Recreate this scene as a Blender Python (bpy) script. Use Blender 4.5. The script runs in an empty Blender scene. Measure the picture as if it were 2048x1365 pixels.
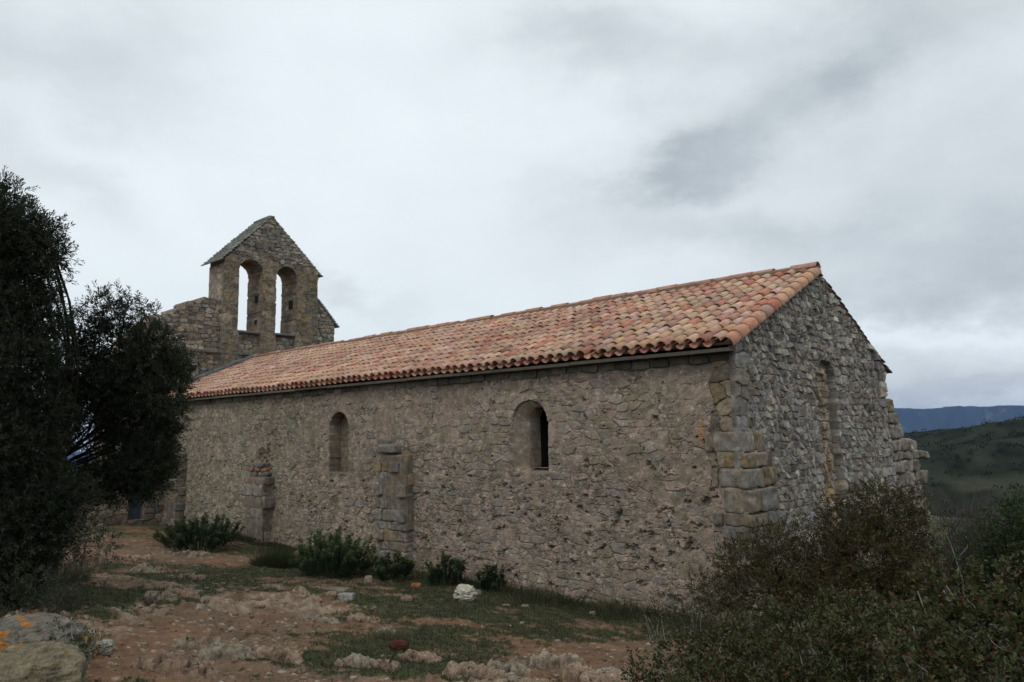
import bpy, math
import numpy as np
from mathutils import Matrix, Vector

# ------------------------------------------------------------------ camera
SC = bpy.context.scene
COL = SC.collection
FPX, PITCH, ROLL, EYE = 1495.91, 0.1239, 0.0136, 2.65      # focal in px of a 2048 wide frame
_F = np.array([0, math.cos(PITCH), math.sin(PITCH)])
_U0 = np.array([0, -math.sin(PITCH), math.cos(PITCH)])
_R0 = np.array([1.0, 0, 0])
_R = _R0 * math.cos(ROLL) - _U0 * math.sin(ROLL)
_U = _U0 * math.cos(ROLL) + _R0 * math.sin(ROLL)
cam_d = bpy.data.cameras.new('camera')
cam = bpy.data.objects.new('camera', cam_d)
COL.objects.link(cam)
cam.matrix_world = Matrix(((_R[0], _U[0], -_F[0], 0), (_R[1], _U[1], -_F[1], 0), (_R[2], _U[2], -_F[2], EYE), (0, 0, 0, 1)))
cam_d.sensor_width = 36
cam_d.lens = FPX / 2048 * 36
cam_d.clip_end = 60000
cam_d.clip_start = 0.05
SC.camera = cam
SC.view_settings.view_transform = 'Standard'
SC.view_settings.look = 'None'
SC.view_settings.exposure = 0.0
SC.view_settings.gamma = 1.0
SC.cycles.max_bounces = 6
SC.cycles.diffuse_bounces = 3
SC.cycles.volume_bounces = 0
SC.cycles.use_adaptive_sampling = True
SC.cycles.adaptive_threshold = 0.015
SC.cycles.use_denoising = True


def ray(px, py):
    return _F + _R * (px - 1024) / FPX - _U * (py - 682.5) / FPX


def at(px, py, depth):
    """world point that lies depth metres ahead of the camera"""
    return np.array([0, 0, EYE]) + ray(px, py) * depth


# ------------------------------------------------------------------ sun and sky
SUN_EL, SUN_AZ = math.radians(52), math.radians(205)      # azimuth clockwise from +Y
sd = bpy.data.lights.new('sun', 'SUN')
sd.energy = 0.75
sd.angle = math.radians(25)
sd.color = (1.0, 0.96, 0.9)
sun = bpy.data.objects.new('sun', sd)
COL.objects.link(sun)
_sv = Vector((math.sin(SUN_AZ) * math.cos(SUN_EL), math.cos(SUN_AZ) * math.cos(SUN_EL), math.sin(SUN_EL)))
sun.rotation_euler = _sv.to_track_quat('Z', 'Y').to_euler()

world = bpy.data.worlds.new('World')
SC.world = world
world.use_nodes = True
wn = world.node_tree
wn.nodes.clear()


class NT:
    """small helper to write node trees as expressions"""
    def __init__(s, nt):
        s.nt = nt

    def n(s, typ, **kw):
        nd = s.nt.nodes.new(typ)
        for k, v in kw.items():
            setattr(nd, k, v)
        return nd

    def put(s, sock, v):
        if v is None:
            return
        if isinstance(v, bpy.types.NodeSocket):
            s.nt.links.new(v, sock)
        else:
            sock.default_value = v

    def m(s, op, a, b=None, c=None, clamp=False):
        nd = s.n('ShaderNodeMath', operation=op, use_clamp=clamp)
        s.put(nd.inputs[0], a)
        s.put(nd.inputs[1], b)
        if c is not None:
            s.put(nd.inputs[2], c)
        return nd.outputs[0]

    def noise(s, vec, scale, detail=4, rough=.55, dist=0.0):
        nd = s.n('ShaderNodeTexNoise')
        if vec is not None:
            s.put(nd.inputs['Vector'], vec)
        nd.inputs['Scale'].default_value = scale
        nd.inputs['Detail'].default_value = detail
        nd.inputs['Roughness'].default_value = rough
        nd.inputs['Distortion'].default_value = dist
        return nd.outputs['Fac']

    def ramp(s, v, a, b, c=0.0, d=1.0):
        nd = s.n('ShaderNodeMapRange', interpolation_type='SMOOTHSTEP')
        s.put(nd.inputs[0], v)
        for i, q in enumerate((a, b, c, d)):
            s.put(nd.inputs[i + 1], q)
        return nd.outputs[0]

    def mix(s, f, a, b, mode='MIX'):
        nd = s.n('ShaderNodeMix', data_type='RGBA', blend_type=mode)
        s.put(nd.inputs[0], f)
        s.put(nd.inputs[6], a)
        s.put(nd.inputs[7], b)
        return nd.outputs[2]


w = NT(wn)
tc = w.n('ShaderNodeTexCoord').outputs['Generated']
sep = w.n('ShaderNodeSeparateXYZ')
w.put(sep.inputs[0], tc)
az = w.m('ARCTAN2', sep.outputs[0], sep.outputs[1])
el = w.m('ARCSINE', sep.outputs[2])
mp = w.n('ShaderNodeMapping')
w.put(mp.inputs[0], tc)
mp.inputs['Scale'].default_value = (1, 1, 1.8)
wa = w.m('MULTIPLY', w.m('SUBTRACT', w.noise(mp.outputs[0], 3.4, 8, .62), .5), .30)
wb = w.m('MULTIPLY', w.m('SUBTRACT', w.noise(mp.outputs[0], 4.3, 8, .62, .0), .5), .22)
azw = w.m('ADD', az, wa)
elw = w.m('ADD', el, wb)
lum = 0.0


def cloud(px, py, rx, ry, amp, tilt=0.0, prev=None):
    """one soft dark (or bright) bank of cloud, placed by direction"""
    d = ray(px, py)
    d = d / np.linalg.norm(d)
    a0, e0 = math.atan2(d[0], d[1]), math.asin(d[2])
    da = w.m('SUBTRACT', azw, a0)
    de = w.m('SUBTRACT', elw, e0)
    c, s_ = math.cos(tilt), math.sin(tilt)
    x = w.m('MULTIPLY_ADD', de, s_, w.m('MULTIPLY', da, c))
    y = w.m('MULTIPLY_ADD', de, c, w.m('MULTIPLY', da, -s_))
    x = w.m('MULTIPLY', x, FPX / rx)
    y = w.m('MULTIPLY', y, FPX / ry)
    r2 = w.m('MULTIPLY_ADD', x, x, w.m('MULTIPLY', y, y))
    g = w.m('EXPONENT', w.m('MULTIPLY', r2, -1.0))
    g = w.m('MULTIPLY', g, amp)
    return g if prev is None else w.m('ADD', prev, g)


t = None
for a in [(1540, 270, 250, 80, .22, .24), (1330, 350, 150, 34, .12, .15), (1690, 180, 120, 40, .12, .3), (1120, 60, 120, 40, .10, 0), (1230, 120, 230, 90, .20, -.1), (1800, 30, 360, 90, .18, .1),
          (1900, 540, 300, 80, .17, 0), (1430, 470, 260, 45, .14, -.15), (1340, 350, 160, 60, .08, .2),
          (2000, 330, 300, 260, .14, 0), (1750, 480, 500, 160, .07, 0),
          (60, 350, 170, 50, .14, -.6), (200, 170, 300, 90, .12, -.1), (640, 590, 80, 30, .14, -.3), (780, 635, 60, 25, .06, 0),
          (60, 60, 300, 120, .10, 0), (1100, 350, 60, 40, .06, 0), (1950, 735, 300, 26, .05, 0),
          (1980, 790, 420, 30, .22, 0),
          (1950, 660, 260, 34, -.16, 0), (620, 330, 420, 260, -.05, 0)]:
    t = cloud(*a, prev=t)
fine = w.m('MULTIPLY', w.m('SUBTRACT', w.noise(mp.outputs[0], 5.5, 8, .6, .0), .5), .40)
fine = w.m('MULTIPLY', fine, w.m('ADD', .35, w.m('MULTIPLY', t, 2.2)))
big = w.m('MULTIPLY', w.m('SUBTRACT', w.noise(mp.outputs[0], 1.6, 3, .5), .5), .10)
lum = w.m('SUBTRACT', w.m('SUBTRACT', .945, t), w.m('ADD', fine, big))
lum = w.m('MAXIMUM', lum, .12)
# darker cloud is a little bluer
cmix = w.mix(w.ramp(lum, .35, .85), (0.87, 0.98, 1.08, 1), (0.915, 0.995, 1.035, 1))
cc = w.n('ShaderNodeVectorMath', operation='SCALE')
w.put(cc.inputs[0], cmix)
w.put(cc.inputs[3], lum)
sky = w.n('ShaderNodeTexSky', sky_type='NISHITA')
sky.sun_disc = False
sky.sun_elevation = SUN_EL
sky.sun_rotation = SUN_AZ
skys = w.n('ShaderNodeVectorMath', operation='SCALE')
w.put(skys.inputs[0], sky.outputs[0])
skys.inputs[3].default_value = 1.0
bg1 = w.n('ShaderNodeBackground')
w.put(bg1.inputs[0], skys.outputs[0])
bg1.inputs[1].default_value = 0.08
bg2 = w.n('ShaderNodeBackground')
w.put(bg2.inputs[0], cc.outputs[0])
bg2.inputs[1].default_value = 1.0
mx = w.n('ShaderNodeMixShader')
mx.inputs[0].default_value = 0.96
w.put(mx.inputs[1], bg1.outputs[0])
w.put(mx.inputs[2], bg2.outputs[0])
wo = w.n('ShaderNodeOutputWorld')
w.put(wo.inputs[0], mx.outputs[0])

# ------------------------------------------------------------------ helpers
ANG = 0.817
DL = np.array([-math.sin(ANG), math.cos(ANG), 0])       # u: along the long wall, away from us
DG = np.array([math.cos(ANG), math.sin(ANG), 0])        # v: across the gable end
UP = np.array([0, 0, 1.0])
ORG = np.array([3.0794, 10.4, 0.0])


def B(u, v, z):
    u = np.asarray(u, float)[..., None]
    v = np.asarray(v, float)[..., None]
    z = np.asarray(z, float)[..., None]
    return ORG + u * DL + v * DG + z * UP


def uv_of(x, y):
    dx, dy = x - ORG[0], y - ORG[1]
    return dx * DL[0] + dy * DL[1], dx * DG[0] + dy * DG[1]


def srgb(r, g, b):
    c = np.array([r, g, b]) / 255.0
    return np.where(c <= .04045, c / 12.92, ((c + .055) / 1.055) ** 2.4)


def _hash(ix, iy, iz, seed):
    h = (ix * 374761393 + iy * 668265263 + iz * 2147483647 + seed * 974634777) & 0xFFFFFFFF
    h = ((h ^ (h >> 13)) * 1274126177) & 0xFFFFFFFF
    h = ((h ^ (h >> 16)) * 2246822519) & 0xFFFFFFFF
    h = h ^ (h >> 15)
    return (h & 0xFFFFFF) / float(0xFFFFFF)


def vn(x, y, z=0.0, seed=0):
    x, y, z = np.broadcast_arrays(np.asarray(x, float), np.asarray(y, float), np.asarray(z, float))
    ix, iy, iz = np.floor(x).astype(np.int64), np.floor(y).astype(np.int64), np.floor(z).astype(np.int64)
    fx, fy, fz = x - ix, y - iy, z - iz
    fx, fy, fz = [f * f * f * (f * (f * 6 - 15) + 10) for f in (fx, fy, fz)]
    r = 0
    flat = not np.any(z)
    for a in (0, 1):
        for b in (0, 1):
            for c in ((0,) if flat else (0, 1)):
                wgt = (fx if a else 1 - fx) * (fy if b else 1 - fy) * (1 if flat else (fz if c else 1 - fz))
                r = r + wgt * _hash(ix + a, iy + b, iz + c, seed)
    return r * 2 - 1


def fbm(x, y, z=0.0, oct=4, seed=0, gain=.5, ridged=False):
    a, s, tot = 1.0, 0.0, 0.0
    for i in range(oct):
        n_ = vn(np.asarray(x) * 2 ** i + 13.7 * i, np.asarray(y) * 2 ** i - 7.1 * i, np.asarray(z) * 2 ** i + (3.3 * i if np.any(z) else 0), seed + i)
        if ridged:
            n_ = 1 - 2 * np.abs(n_)
        s = s + a * n_
        tot += a
        a *= gain
    return s / tot


def sst(a, b, x):
    t_ = np.clip((x - a) / (b - a), 0, 1)
    return t_ * t_ * (3 - 2 * t_)


def mesh_np(name, V, F, mat, parent=None, col=None, smooth=False):
    V = np.ascontiguousarray(V, dtype=np.float32).reshape(-1, 3)
    F = np.ascontiguousarray(F, dtype=np.int32)
    me = bpy.data.meshes.new(name)
    k = F.shape[1]
    me.vertices.add(len(V))
    me.vertices.foreach_set('co', V.ravel())
    me.loops.add(F.size)
    me.loops.foreach_set('vertex_index', F.ravel())
    me.polygons.add(len(F))
    me.polygons.foreach_set('loop_start', np.arange(0, F.size, k, dtype=np.int32))
    me.polygons.foreach_set('loop_total', np.full(len(F), k, dtype=np.int32))
    me.polygons.foreach_set('use_smooth', np.full(len(F), bool(smooth)))
    me.update(calc_edges=True)
    if col is not None:
        at_ = me.color_attributes.new('Col', 'FLOAT_COLOR', 'POINT')
        c4 = np.ones((len(V), 4), dtype=np.float32)
        c4[:, :3] = np.clip(col, 0, 1)
        at_.data.foreach_set('color', c4.ravel())
    me.validate()
    o = bpy.data.objects.new(name, me)
    COL.objects.link(o)
    if mat is not None:
        me.materials.append(mat)
    if parent is not None:
        o.parent = parent
        o.matrix_parent_inverse = world_mat(parent).inverted()
    return o


def world_mat(o):
    m_ = o.matrix_basis.copy()
    if o.parent is not None:
        return world_mat(o.parent) @ o.matrix_parent_inverse @ m_
    return m_


def thing(name, label, cat, loc, group=None):
    o = bpy.data.objects.new(name, None)
    o.empty_display_size = .2
    COL.objects.link(o)
    o.location = [float(c) for c in loc]
    o['label'] = label
    o['category'] = cat
    if group:
        o['group'] = group
    return o


def tag(o, label, cat, group=None, kind=None):
    o['label'] = label
    if cat:
        o['category'] = cat
    if group:
        o['group'] = group
    if kind:
        o['kind'] = kind
    return o


def material(name, mottle=.35, mscale=9.0, fscale=60.0, fine=.25, bump=.35, rough=.93, color=None, spec=.25, trans=0.0, tint=None, bdist=.01):
    m = bpy.data.materials.new(name)
    m.use_nodes = True
    nt = NT(m.node_tree)
    p = m.node_tree.nodes['Principled BSDF']
    p.inputs['Roughness'].default_value = rough
    p.inputs['Specular IOR Level'].default_value = spec
    if color is None:
        c = nt.n('ShaderNodeAttribute', attribute_name='Col').outputs['Color']
    else:
        c = (*color, 1)
    pos = nt.n('ShaderNodeTexCoord').outputs['Object']
    if mottle or fine:
        a = nt.noise(pos, mscale, 6, .62)
        b = nt.noise(pos, fscale, 4, .65)
        f = nt.m('ADD', nt.ramp(a, .3, .7, 1 - mottle, 1 + mottle), nt.ramp(b, .3, .7, -fine, fine))
        vm = nt.n('ShaderNodeVectorMath', operation='SCALE')
        nt.put(vm.inputs[0], c)
        nt.put(vm.inputs[3], f)
        c = vm.outputs[0]
        if tint is not None:
            c = nt.mix(nt.ramp(nt.noise(pos, mscale * .45, 5, .6), .56, .7, 0, tint[3]), c, (*tint[:3], 1))
        if bump:
            bp = nt.n('ShaderNodeBump')
            bp.inputs['Strength'].default_value = bump
            bp.inputs['Distance'].default_value = bdist
            nt.put(bp.inputs['Height'], nt.m('ADD', b, nt.m('MULTIPLY', a, 1.5)))
            nt.put(p.inputs['Normal'], bp.outputs[0])
    nt.put(p.inputs['Base Color'], c)
    if trans:
        out = m.node_tree.nodes['Material Output']
        tr = nt.n('ShaderNodeBsdfTranslucent')
        nt.put(tr.inputs[0], c)
        ms = nt.n('ShaderNodeMixShader')
        ms.inputs[0].default_value = trans
        nt.put(ms.inputs[1], p.outputs[0])
        nt.put(ms.inputs[2], tr.outputs[0])
        nt.put(out.inputs['Surface'], ms.outputs[0])
    return m


M_WALL = material('rubble_wall', .22, 7, 70, .30, .55)
M_STONE = material('grey_stone', .22, 8, 60, .25, .45)
M_TILE = material('clay_tile', .16, 14, 90, .14, .22, tint=(.16, .14, .11, .45))
M_SLATE = material('stone_slab', .25, 10, 60, .2, .3)
M_GROUND = material('earth', .22, 5, 80, .35, .6, rough=.97)
M_ROCK = material('limestone', .28, 11, 55, .32, .7, bdist=.015)
M_LEAF = material('leaf', .0, 3, 20, .0, 0, rough=.6, spec=.2, trans=.18)
M_GLOSS = material('glossy_leaf', .0, 3, 20, .0, 0, rough=.5, spec=.28, trans=.12)
M_BARK = material('bark', .3, 20, 90, .2, .5)
M_WOOD = material('grey_plank', .2, 12, 80, .2, .4)
M_FAR = material('far_land', .12, .02, .1, .1, 0, rough=1, spec=0)
M_DARK = material('dark_interior', 0, 1, 1, 0, 0, color=(.02, .019, .018))


# ------------------------------------------------------------------ masonry as height + colour over a wall plane
STONE_PAL = np.array([srgb(150, 135, 118), srgb(134, 124, 112), srgb(160, 140, 126), srgb(122, 116, 108),
                      srgb(166, 150, 130), srgb(150, 126, 110), srgb(128, 122, 120), srgb(142, 122, 92)])
GREY_PAL = np.array([srgb(138, 134, 130), srgb(122, 119, 116), srgb(150, 146, 140), srgb(112, 108, 104),
                     srgb(162, 158, 150), srgb(134, 124, 108), srgb(126, 124, 126), srgb(142, 126, 112)])


STONE_PAL = STONE_PAL * .6 + STONE_PAL.mean(0) * .4
GREY_PAL = GREY_PAL * .7 + GREY_PAL.mean(0) * .3


def cells(U, Z, cw, ch, seed, jit=.38, warp=.05, wf=2.3, pw=3.0):
    """nearest and second nearest stone of an irregular coursed bond"""
    Uw = U + warp * fbm(U * wf, Z * wf, seed=seed + 50, oct=3)
    Zw = Z + warp * .7 * fbm(U * wf + 9, Z * wf + 4, seed=seed + 60, oct=3) + .03 * vn(U * .45, Z * .3, seed=seed + 61)
    X, Y = Uw / cw, Zw / ch
    j0 = np.floor(Y).astype(np.int64)
    f1 = np.full(U.shape, 9.0)
    f2 = np.full(U.shape, 9.0)
    idr = np.zeros(U.shape, np.int64)
    lx = np.zeros(U.shape)
    ly = np.zeros(U.shape)
    for dj in (-1, 0, 1):
        j = j0 + dj
        off = _hash(j, j * 0 + 3, j * 0, seed)
        i0 = np.floor(X - off).astype(np.int64)
        for di in (-1, 0, 1):
            i = i0 + di
            cx = i + off + .5 + (_hash(i, j, j * 0 + 1, seed) - .5) * 2 * jit
            cy = j + .5 + (_hash(i, j, j * 0 + 2, seed) - .5) * 2 * jit * .55
            dx, dy = X - cx, Y - cy
            d = (np.abs(dx) ** pw + np.abs(dy) ** pw) ** (1 / pw) - .16 * _hash(i, j, j * 0 + 5, seed)
            cl = d < f1
            f2 = np.where(cl, f1, np.minimum(f2, d))
            idr = np.where(cl, i * 7919 + j * 104729, idr)
            lx = np.where(cl, dx, lx)
            ly = np.where(cl, dy, ly)
            f1 = np.where(cl, d, f1)
    return f2 - f1, idr, lx, ly


def rnd(idr, k, seed=0):
    return _hash(idr, idr * 0 + k, idr * 0, seed)


def masonry(U, Z, cw=.28, ch=.15, seed=1, prot=.03, joint=.16, pal=STONE_PAL, mortar=srgb(120, 108, 92), tiltamp=.02,
            rough=.012, smear=0.0, cover=None, jit=.38, warp=.05, contrast=1.0):
    e, idr, lx, ly = cells(U, Z, cw, ch, seed, jit, warp)
    edge = sst(0.0, joint, e + .05 * fbm(U * 22, Z * 22, seed=seed + 3, oct=2))
    h = edge * prot * (.35 + rnd(idr, 1, seed)) + edge * tiltamp * (lx * (rnd(idr, 2, seed) - .5) + ly * (rnd(idr, 3, seed) - .5)) * 2
    h = h + rough * fbm(U * 9, Z * 9, seed=seed + 5, oct=4, gain=.62)
    k = (rnd(idr, 4, seed) * len(pal)).astype(int) % len(pal)
    c = pal[k] * (1 + contrast * (rnd(idr, 6, seed) - .5) * .55)[..., None]
    c = c * (1 + .18 * fbm(U * 14, Z * 14, seed=seed + 8, oct=4, gain=.7))[..., None]
    mo = mortar * (1 + .25 * fbm(U * 18, Z * 18, seed=seed + 9, oct=3, gain=.7))[..., None]
    m_ = edge[..., None]
    c = mo * (1 - m_) + c * m_
    if cover is not None:                       # smeared lime mortar hides part of the stones
        cv = cover[..., None]
        c = mo * cv + c * (1 - cv)
        h = h * (1 - .75 * cover) + cover * prot * .75
    return h, c


def grid_faces(nr, nc, keep=None):
    idx = np.arange(nr * nc).reshape(nr, nc)
    f = np.stack([idx[:-1, :-1], idx[:-1, 1:], idx[1:, 1:], idx[1:, :-1]], -1)
    if keep is not None:
        f = f[keep]
    return f.reshape(-1, 4)


def compact(V, F, C):
    used = np.zeros(len(V), bool)
    used[F.ravel()] = True
    remap = np.cumsum(used) - 1
    return V[used], remap[F], C[used]


def boundary_edges(F):
    e = np.concatenate([F[:, [0, 1]], F[:, [1, 2]], F[:, [2, 3]], F[:, [3, 0]]])
    key = np.sort(e, 1)
    k = key[:, 0].astype(np.int64) * 10_000_000 + key[:, 1]
    _, inv, cnt = np.unique(k, return_inverse=True, return_counts=True)
    return e[cnt[inv] == 1]


def wall_panel(name, to_world, A, Zs, height_col, keep, thick, mat, parent, side=None, nseg=8, smooth=False, back=False):
    """grid over (a, z); to_world(a, z, outward); keep(a, z) at face centres; the open edges are run back by thick metres"""
    Ag, Zg = np.meshgrid(A, Zs)
    h, c = height_col(Ag, Zg)
    ac = (Ag[:-1, :-1] + Ag[1:, 1:]) / 2
    zc = (Zg[:-1, :-1] + Zg[1:, 1:]) / 2
    F = grid_faces(len(Zs), len(A), keep(ac, zc))
    P = to_world(Ag, Zg, h).reshape(-1, 3)
    Cc = c.reshape(-1, 3)
    par = np.stack([Ag.ravel(), Zg.ravel(), h.ravel()], 1)
    used = np.zeros(len(P), bool)
    used[F.ravel()] = True
    remap = np.cumsum(used) - 1
    P, par, Cc, F = P[used], par[used], Cc[used], remap[F]
    be = boundary_edges(F)
    Vs, Fs, Cs = [P], [F], [Cc]
    bv = np.unique(be)
    loc = np.zeros(len(P), np.int64)
    loc[bv] = np.arange(len(bv))
    prev = bv
    base = len(P)
    ab, zb, hb = par[bv].T
    for s_ in range(1, nseg + 1):
        dpt = thick * s_ / nseg
        hh, c2 = masonry(dpt + 5.3 + ab * .15, zb, seed=77, pal=(side if side is not None else STONE_PAL), prot=.02)
        jig = .012 * fbm(ab * 9, zb * 9, dpt * 9, oct=2, seed=5)
        Vs.append(to_world(ab + jig, zb + jig, hb * max(0, 1 - s_) - dpt))
        Cs.append(c2)
        cur = base + np.arange(len(bv))
        a0, a1 = prev[loc[be[:, 0]]], prev[loc[be[:, 1]]]
        b0, b1 = cur[loc[be[:, 0]]], cur[loc[be[:, 1]]]
        Fs.append(np.stack([a1, a0, b0, b1], 1))
        prev = cur
        base += len(bv)
    if back:                                    # a plain rough back face
        Vs.append(to_world(par[:, 0], par[:, 1], par[:, 2] * 0 - thick))
        Cs.append(Cc)
        Fs.append(F[:, ::-1] + base)
    return mesh_np(name, np.concatenate(Vs), np.concatenate(Fs), mat, parent, np.concatenate(Cs), smooth)


# ---------- rounded, chipped blocks
def _cubegrid(n):
    s_ = np.linspace(-1, 1, n)
    a, b = np.meshgrid(s_, s_, indexing='ij')
    vs, fs = [], []
    base = 0
    for ax in range(3):
        for sg in (-1, 1):
            p = np.zeros((n, n, 3))
            p[..., ax] = sg
            p[..., (ax + 1) % 3] = a
            p[..., (ax + 2) % 3] = b
            f = grid_faces(n, n) + base
            if sg > 0:
                f = f[:, ::-1]
            f = f[:, ::-1]
            vs.append(p.reshape(-1, 3))
            fs.append(f)
            base += n * n
    return np.concatenate(vs), np.concatenate(fs)


_CG = {}


def block(c, X, Y, half, col, n=7, pn=9, amp=.01, seed=0, nf=6.0, cvar=.18):
    """rounded rough block; c centre, X, Y unit axes, half sizes"""
    if n not in _CG:
        _CG[n] = _cubegrid(n)
    P, F = _CG[n]
    s_ = (np.abs(P) ** pn).sum(1) ** (-1 / pn)
    p = P * s_[:, None] * np.asarray(half)
    Zx = np.cross(X, Y)
    wv = p[:, :1] * X + p[:, 1:2] * Y + p[:, 2:] * Zx + c
    nrm = P[:, :1] * X + P[:, 1:2] * Y + P[:, 2:] * Zx
    d = fbm(wv[:, 0] * nf + seed, wv[:, 1] * nf, wv[:, 2] * nf + 1e-3, oct=3, seed=seed, gain=.6)
    wv = wv + nrm * (d * amp)[:, None]
    cc_ = np.asarray(col) * (1 + cvar * fbm(wv[:, 0] * 11, wv[:, 1] * 11, wv[:, 2] * 11 + seed, oct=3, seed=seed + 7, gain=.65))[:, None]
    if cvar > .45:                              # weathering: ochre lichen and pale crust in patches
        l_ = sst(.2, .5, fbm(wv[:, 0] * 6, wv[:, 1] * 6, wv[:, 2] * 6 + 5.5, oct=3, seed=71))[:, None] * .35
        cc_ = cc_ * (1 - l_) + srgb(128, 98, 58) * l_
        l_ = sst(.25, .5, fbm(wv[:, 0] * 8, wv[:, 1] * 8, wv[:, 2] * 8 + 9.5, oct=3, seed=72))[:, None] * .35
        cc_ = cc_ * (1 - l_) + srgb(160, 156, 150) * l_
    return wv, F, cc_


class Acc:
    def __init__(s):
        s.v, s.f, s.c, s.n = [], [], [], 0

    def add(s, V, F, C):
        s.v.append(V)
        s.f.append(F + s.n)
        s.c.append(C if C.ndim == 2 else np.tile(C, (len(V), 1)))
        s.n += len(V)

    def build(s, name, mat, parent=None, smooth=False):
        return mesh_np(name, np.concatenate(s.v), np.concatenate(s.f), mat, parent, np.concatenate(s.c), smooth)


def box(acc, c, X, Y, half, col):
    acc.add(*block(np.asarray(c, float), X, Y, half, np.asarray(col), n=2, pn=400, amp=0))


rng = np.random.default_rng(7)

# ------------------------------------------------------------------ terrain
GEYE = EYE


def hill_r(az):                                 # crest height of the near hill by azimuth (degrees)
    return np.interp(az, [-180, -20, 0, 15, 22, 28.3, 34.4, 45, 60, 90, 140, 180], [-60, -75, -60, -30, -12, -3.4, 2.5, 9, 14, 5, -40, -60])


def terrain(x, y):
    x, y = np.asarray(x, float), np.asarray(y, float)
    u, v = uv_of(x, y)
    s_ = np.clip(-v / 9.5, 0, 1.25)
    z = .92 * s_ ** 1.15
    z = z - .30 * np.clip(x - 1.2, 0, 6) * np.clip((9.5 - y) / 9, 0, 1)       # falls away to the right of the viewer
    z = z - .02 + .10 * sst(11, 15, u) * sst(-4, 0, v)
    # beyond the far corner and behind
    r = np.hypot(u - 9, v - 0)
    azd = np.degrees(np.arctan2(x, y))
    R = np.hypot(x, y)
    z = z - .38 * np.clip(r - 17, 0, 400) ** 1.0 * sst(17, 24, r)
    gu = sst(1.5, 6, -u) * sst(3.0, 7, v)
    z = z - .8 * gu
    z = np.maximum(z, -46 + 6 * fbm(x / 40, y / 40, seed=31, oct=3))
    # mid land and hill
    hc = hill_r(azd)
    rise = sst(110, 560, R)
    fall = sst(600, 1900, R)
    midz = -46 + 6 * fbm(x / 40, y / 40, seed=31, oct=3) + (hc + 48) * rise * (1 + 0 * R) + 3.0 * fbm(x / 90, y / 90, seed=33, oct=4) * rise * (1 - .7 * sst(480, 560, R))
    midz = midz * (1 - fall) + (-190 + 45 * fbm(x / 900, y / 900, seed=35, oct=4)) * fall
    k = sst(90, 130, R)
    return z * (1 - k) + midz * k


def fine_relief(x, y):
    """rock ledges, ruts and small bumps of the near ground"""
    u, v = uv_of(x, y)
    a = fbm(x * .9, y * .9, seed=11, oct=4) * .06
    # stepped limestone: terraces of a tilted noise field
    q = fbm(u * .28 + 3, v * .55 + 1, seed=14, oct=4, gain=.55) * 3.2
    fr = q - np.floor(q)
    terr = (np.floor(q) + sst(.0, .30, fr)) - q
    led = sst(.0, .35, fbm(x * .35 + 4, y * .35, seed=15, oct=3)) * sst(1.2, 3.0, -v)
    b = terr * .10 * led
    c = fbm(x * 6, y * 6, seed=12, oct=5, gain=.68) * (.034 + .040 * led)
    rd = fbm(x * 2.6, y * 2.6, seed=17, oct=4, ridged=True, gain=.6)
    d = np.clip(rd, 0, 1) * .035 * led
    return a + b + c + d, led, fr, rd


def gz(x, y):
    return terrain(x, y) + fine_relief(x, y)[0]


def hit(px, py):
    """where a line of sight meets the near ground"""
    d = ray(px, py)
    t_ = np.linspace(2.5, 40, 1500)
    P = np.array([0, 0, EYE]) + t_[:, None] * d
    s_ = P[:, 2] - terrain(P[:, 0], P[:, 1])
    i = np.argmax(s_ < 0)
    return P[i] if s_[i] < 0 else P[-1]


def blob(x, y, px, py, rx, ry):
    """soft patch round a point of the ground, rx across and ry along the line of sight, metres"""
    p = hit(px, py)
    return np.exp(-(((x - p[0]) / rx) ** 2 + ((y - p[1]) / ry) ** 2))


GRASS = [(800, 1290, 1.1, .7, 1.1), (980, 1250, 1.3, .9, .9), (640, 1320, .6, .25, .9), (900, 1330, 1.0, .35, 1.1), (1150, 1230, 2.0, 1.0, .9), (740, 1210, .9, .5, .7),
         (480, 1150, 1.1, 1.0, .8), (560, 1180, 1.2, .5, .7), (200, 1200, 1.4, 1.4, .8), (150, 1300, .7, .6, .9), (380, 1160, .8, .5, .6),
         (430, 1110, 1.8, .8, .9), (650, 1150, 1.6, .8, .9), (880, 1185, 1.6, .6, .9), (1050, 1200, 1.6, .6, .9), (560, 1255, .5, .25, .5), (330, 1130, 1.0, .8, .35)]
EARTH = [(1180, 1310, .9, .8, 1.5), (1230, 1340, .6, .6, 1.2), (560, 1210, 1.0, .35, 1.3), (480, 1240, 1.3, .8, 1.0), (300, 1110, 1.4, .9, 1.2), (250, 1260, .9, .5, .7),
         (400, 1300, 1.5, .6, .8), (330, 1350, 1.5, .4, .8), (900, 1245, .5, .2, 1.0), (780, 1175, .7, .2, .8), (500, 1120, .8, .4, .7), (1000, 1275, .4, .3, .7), (620, 1185, .9, .12, .9)]


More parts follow.
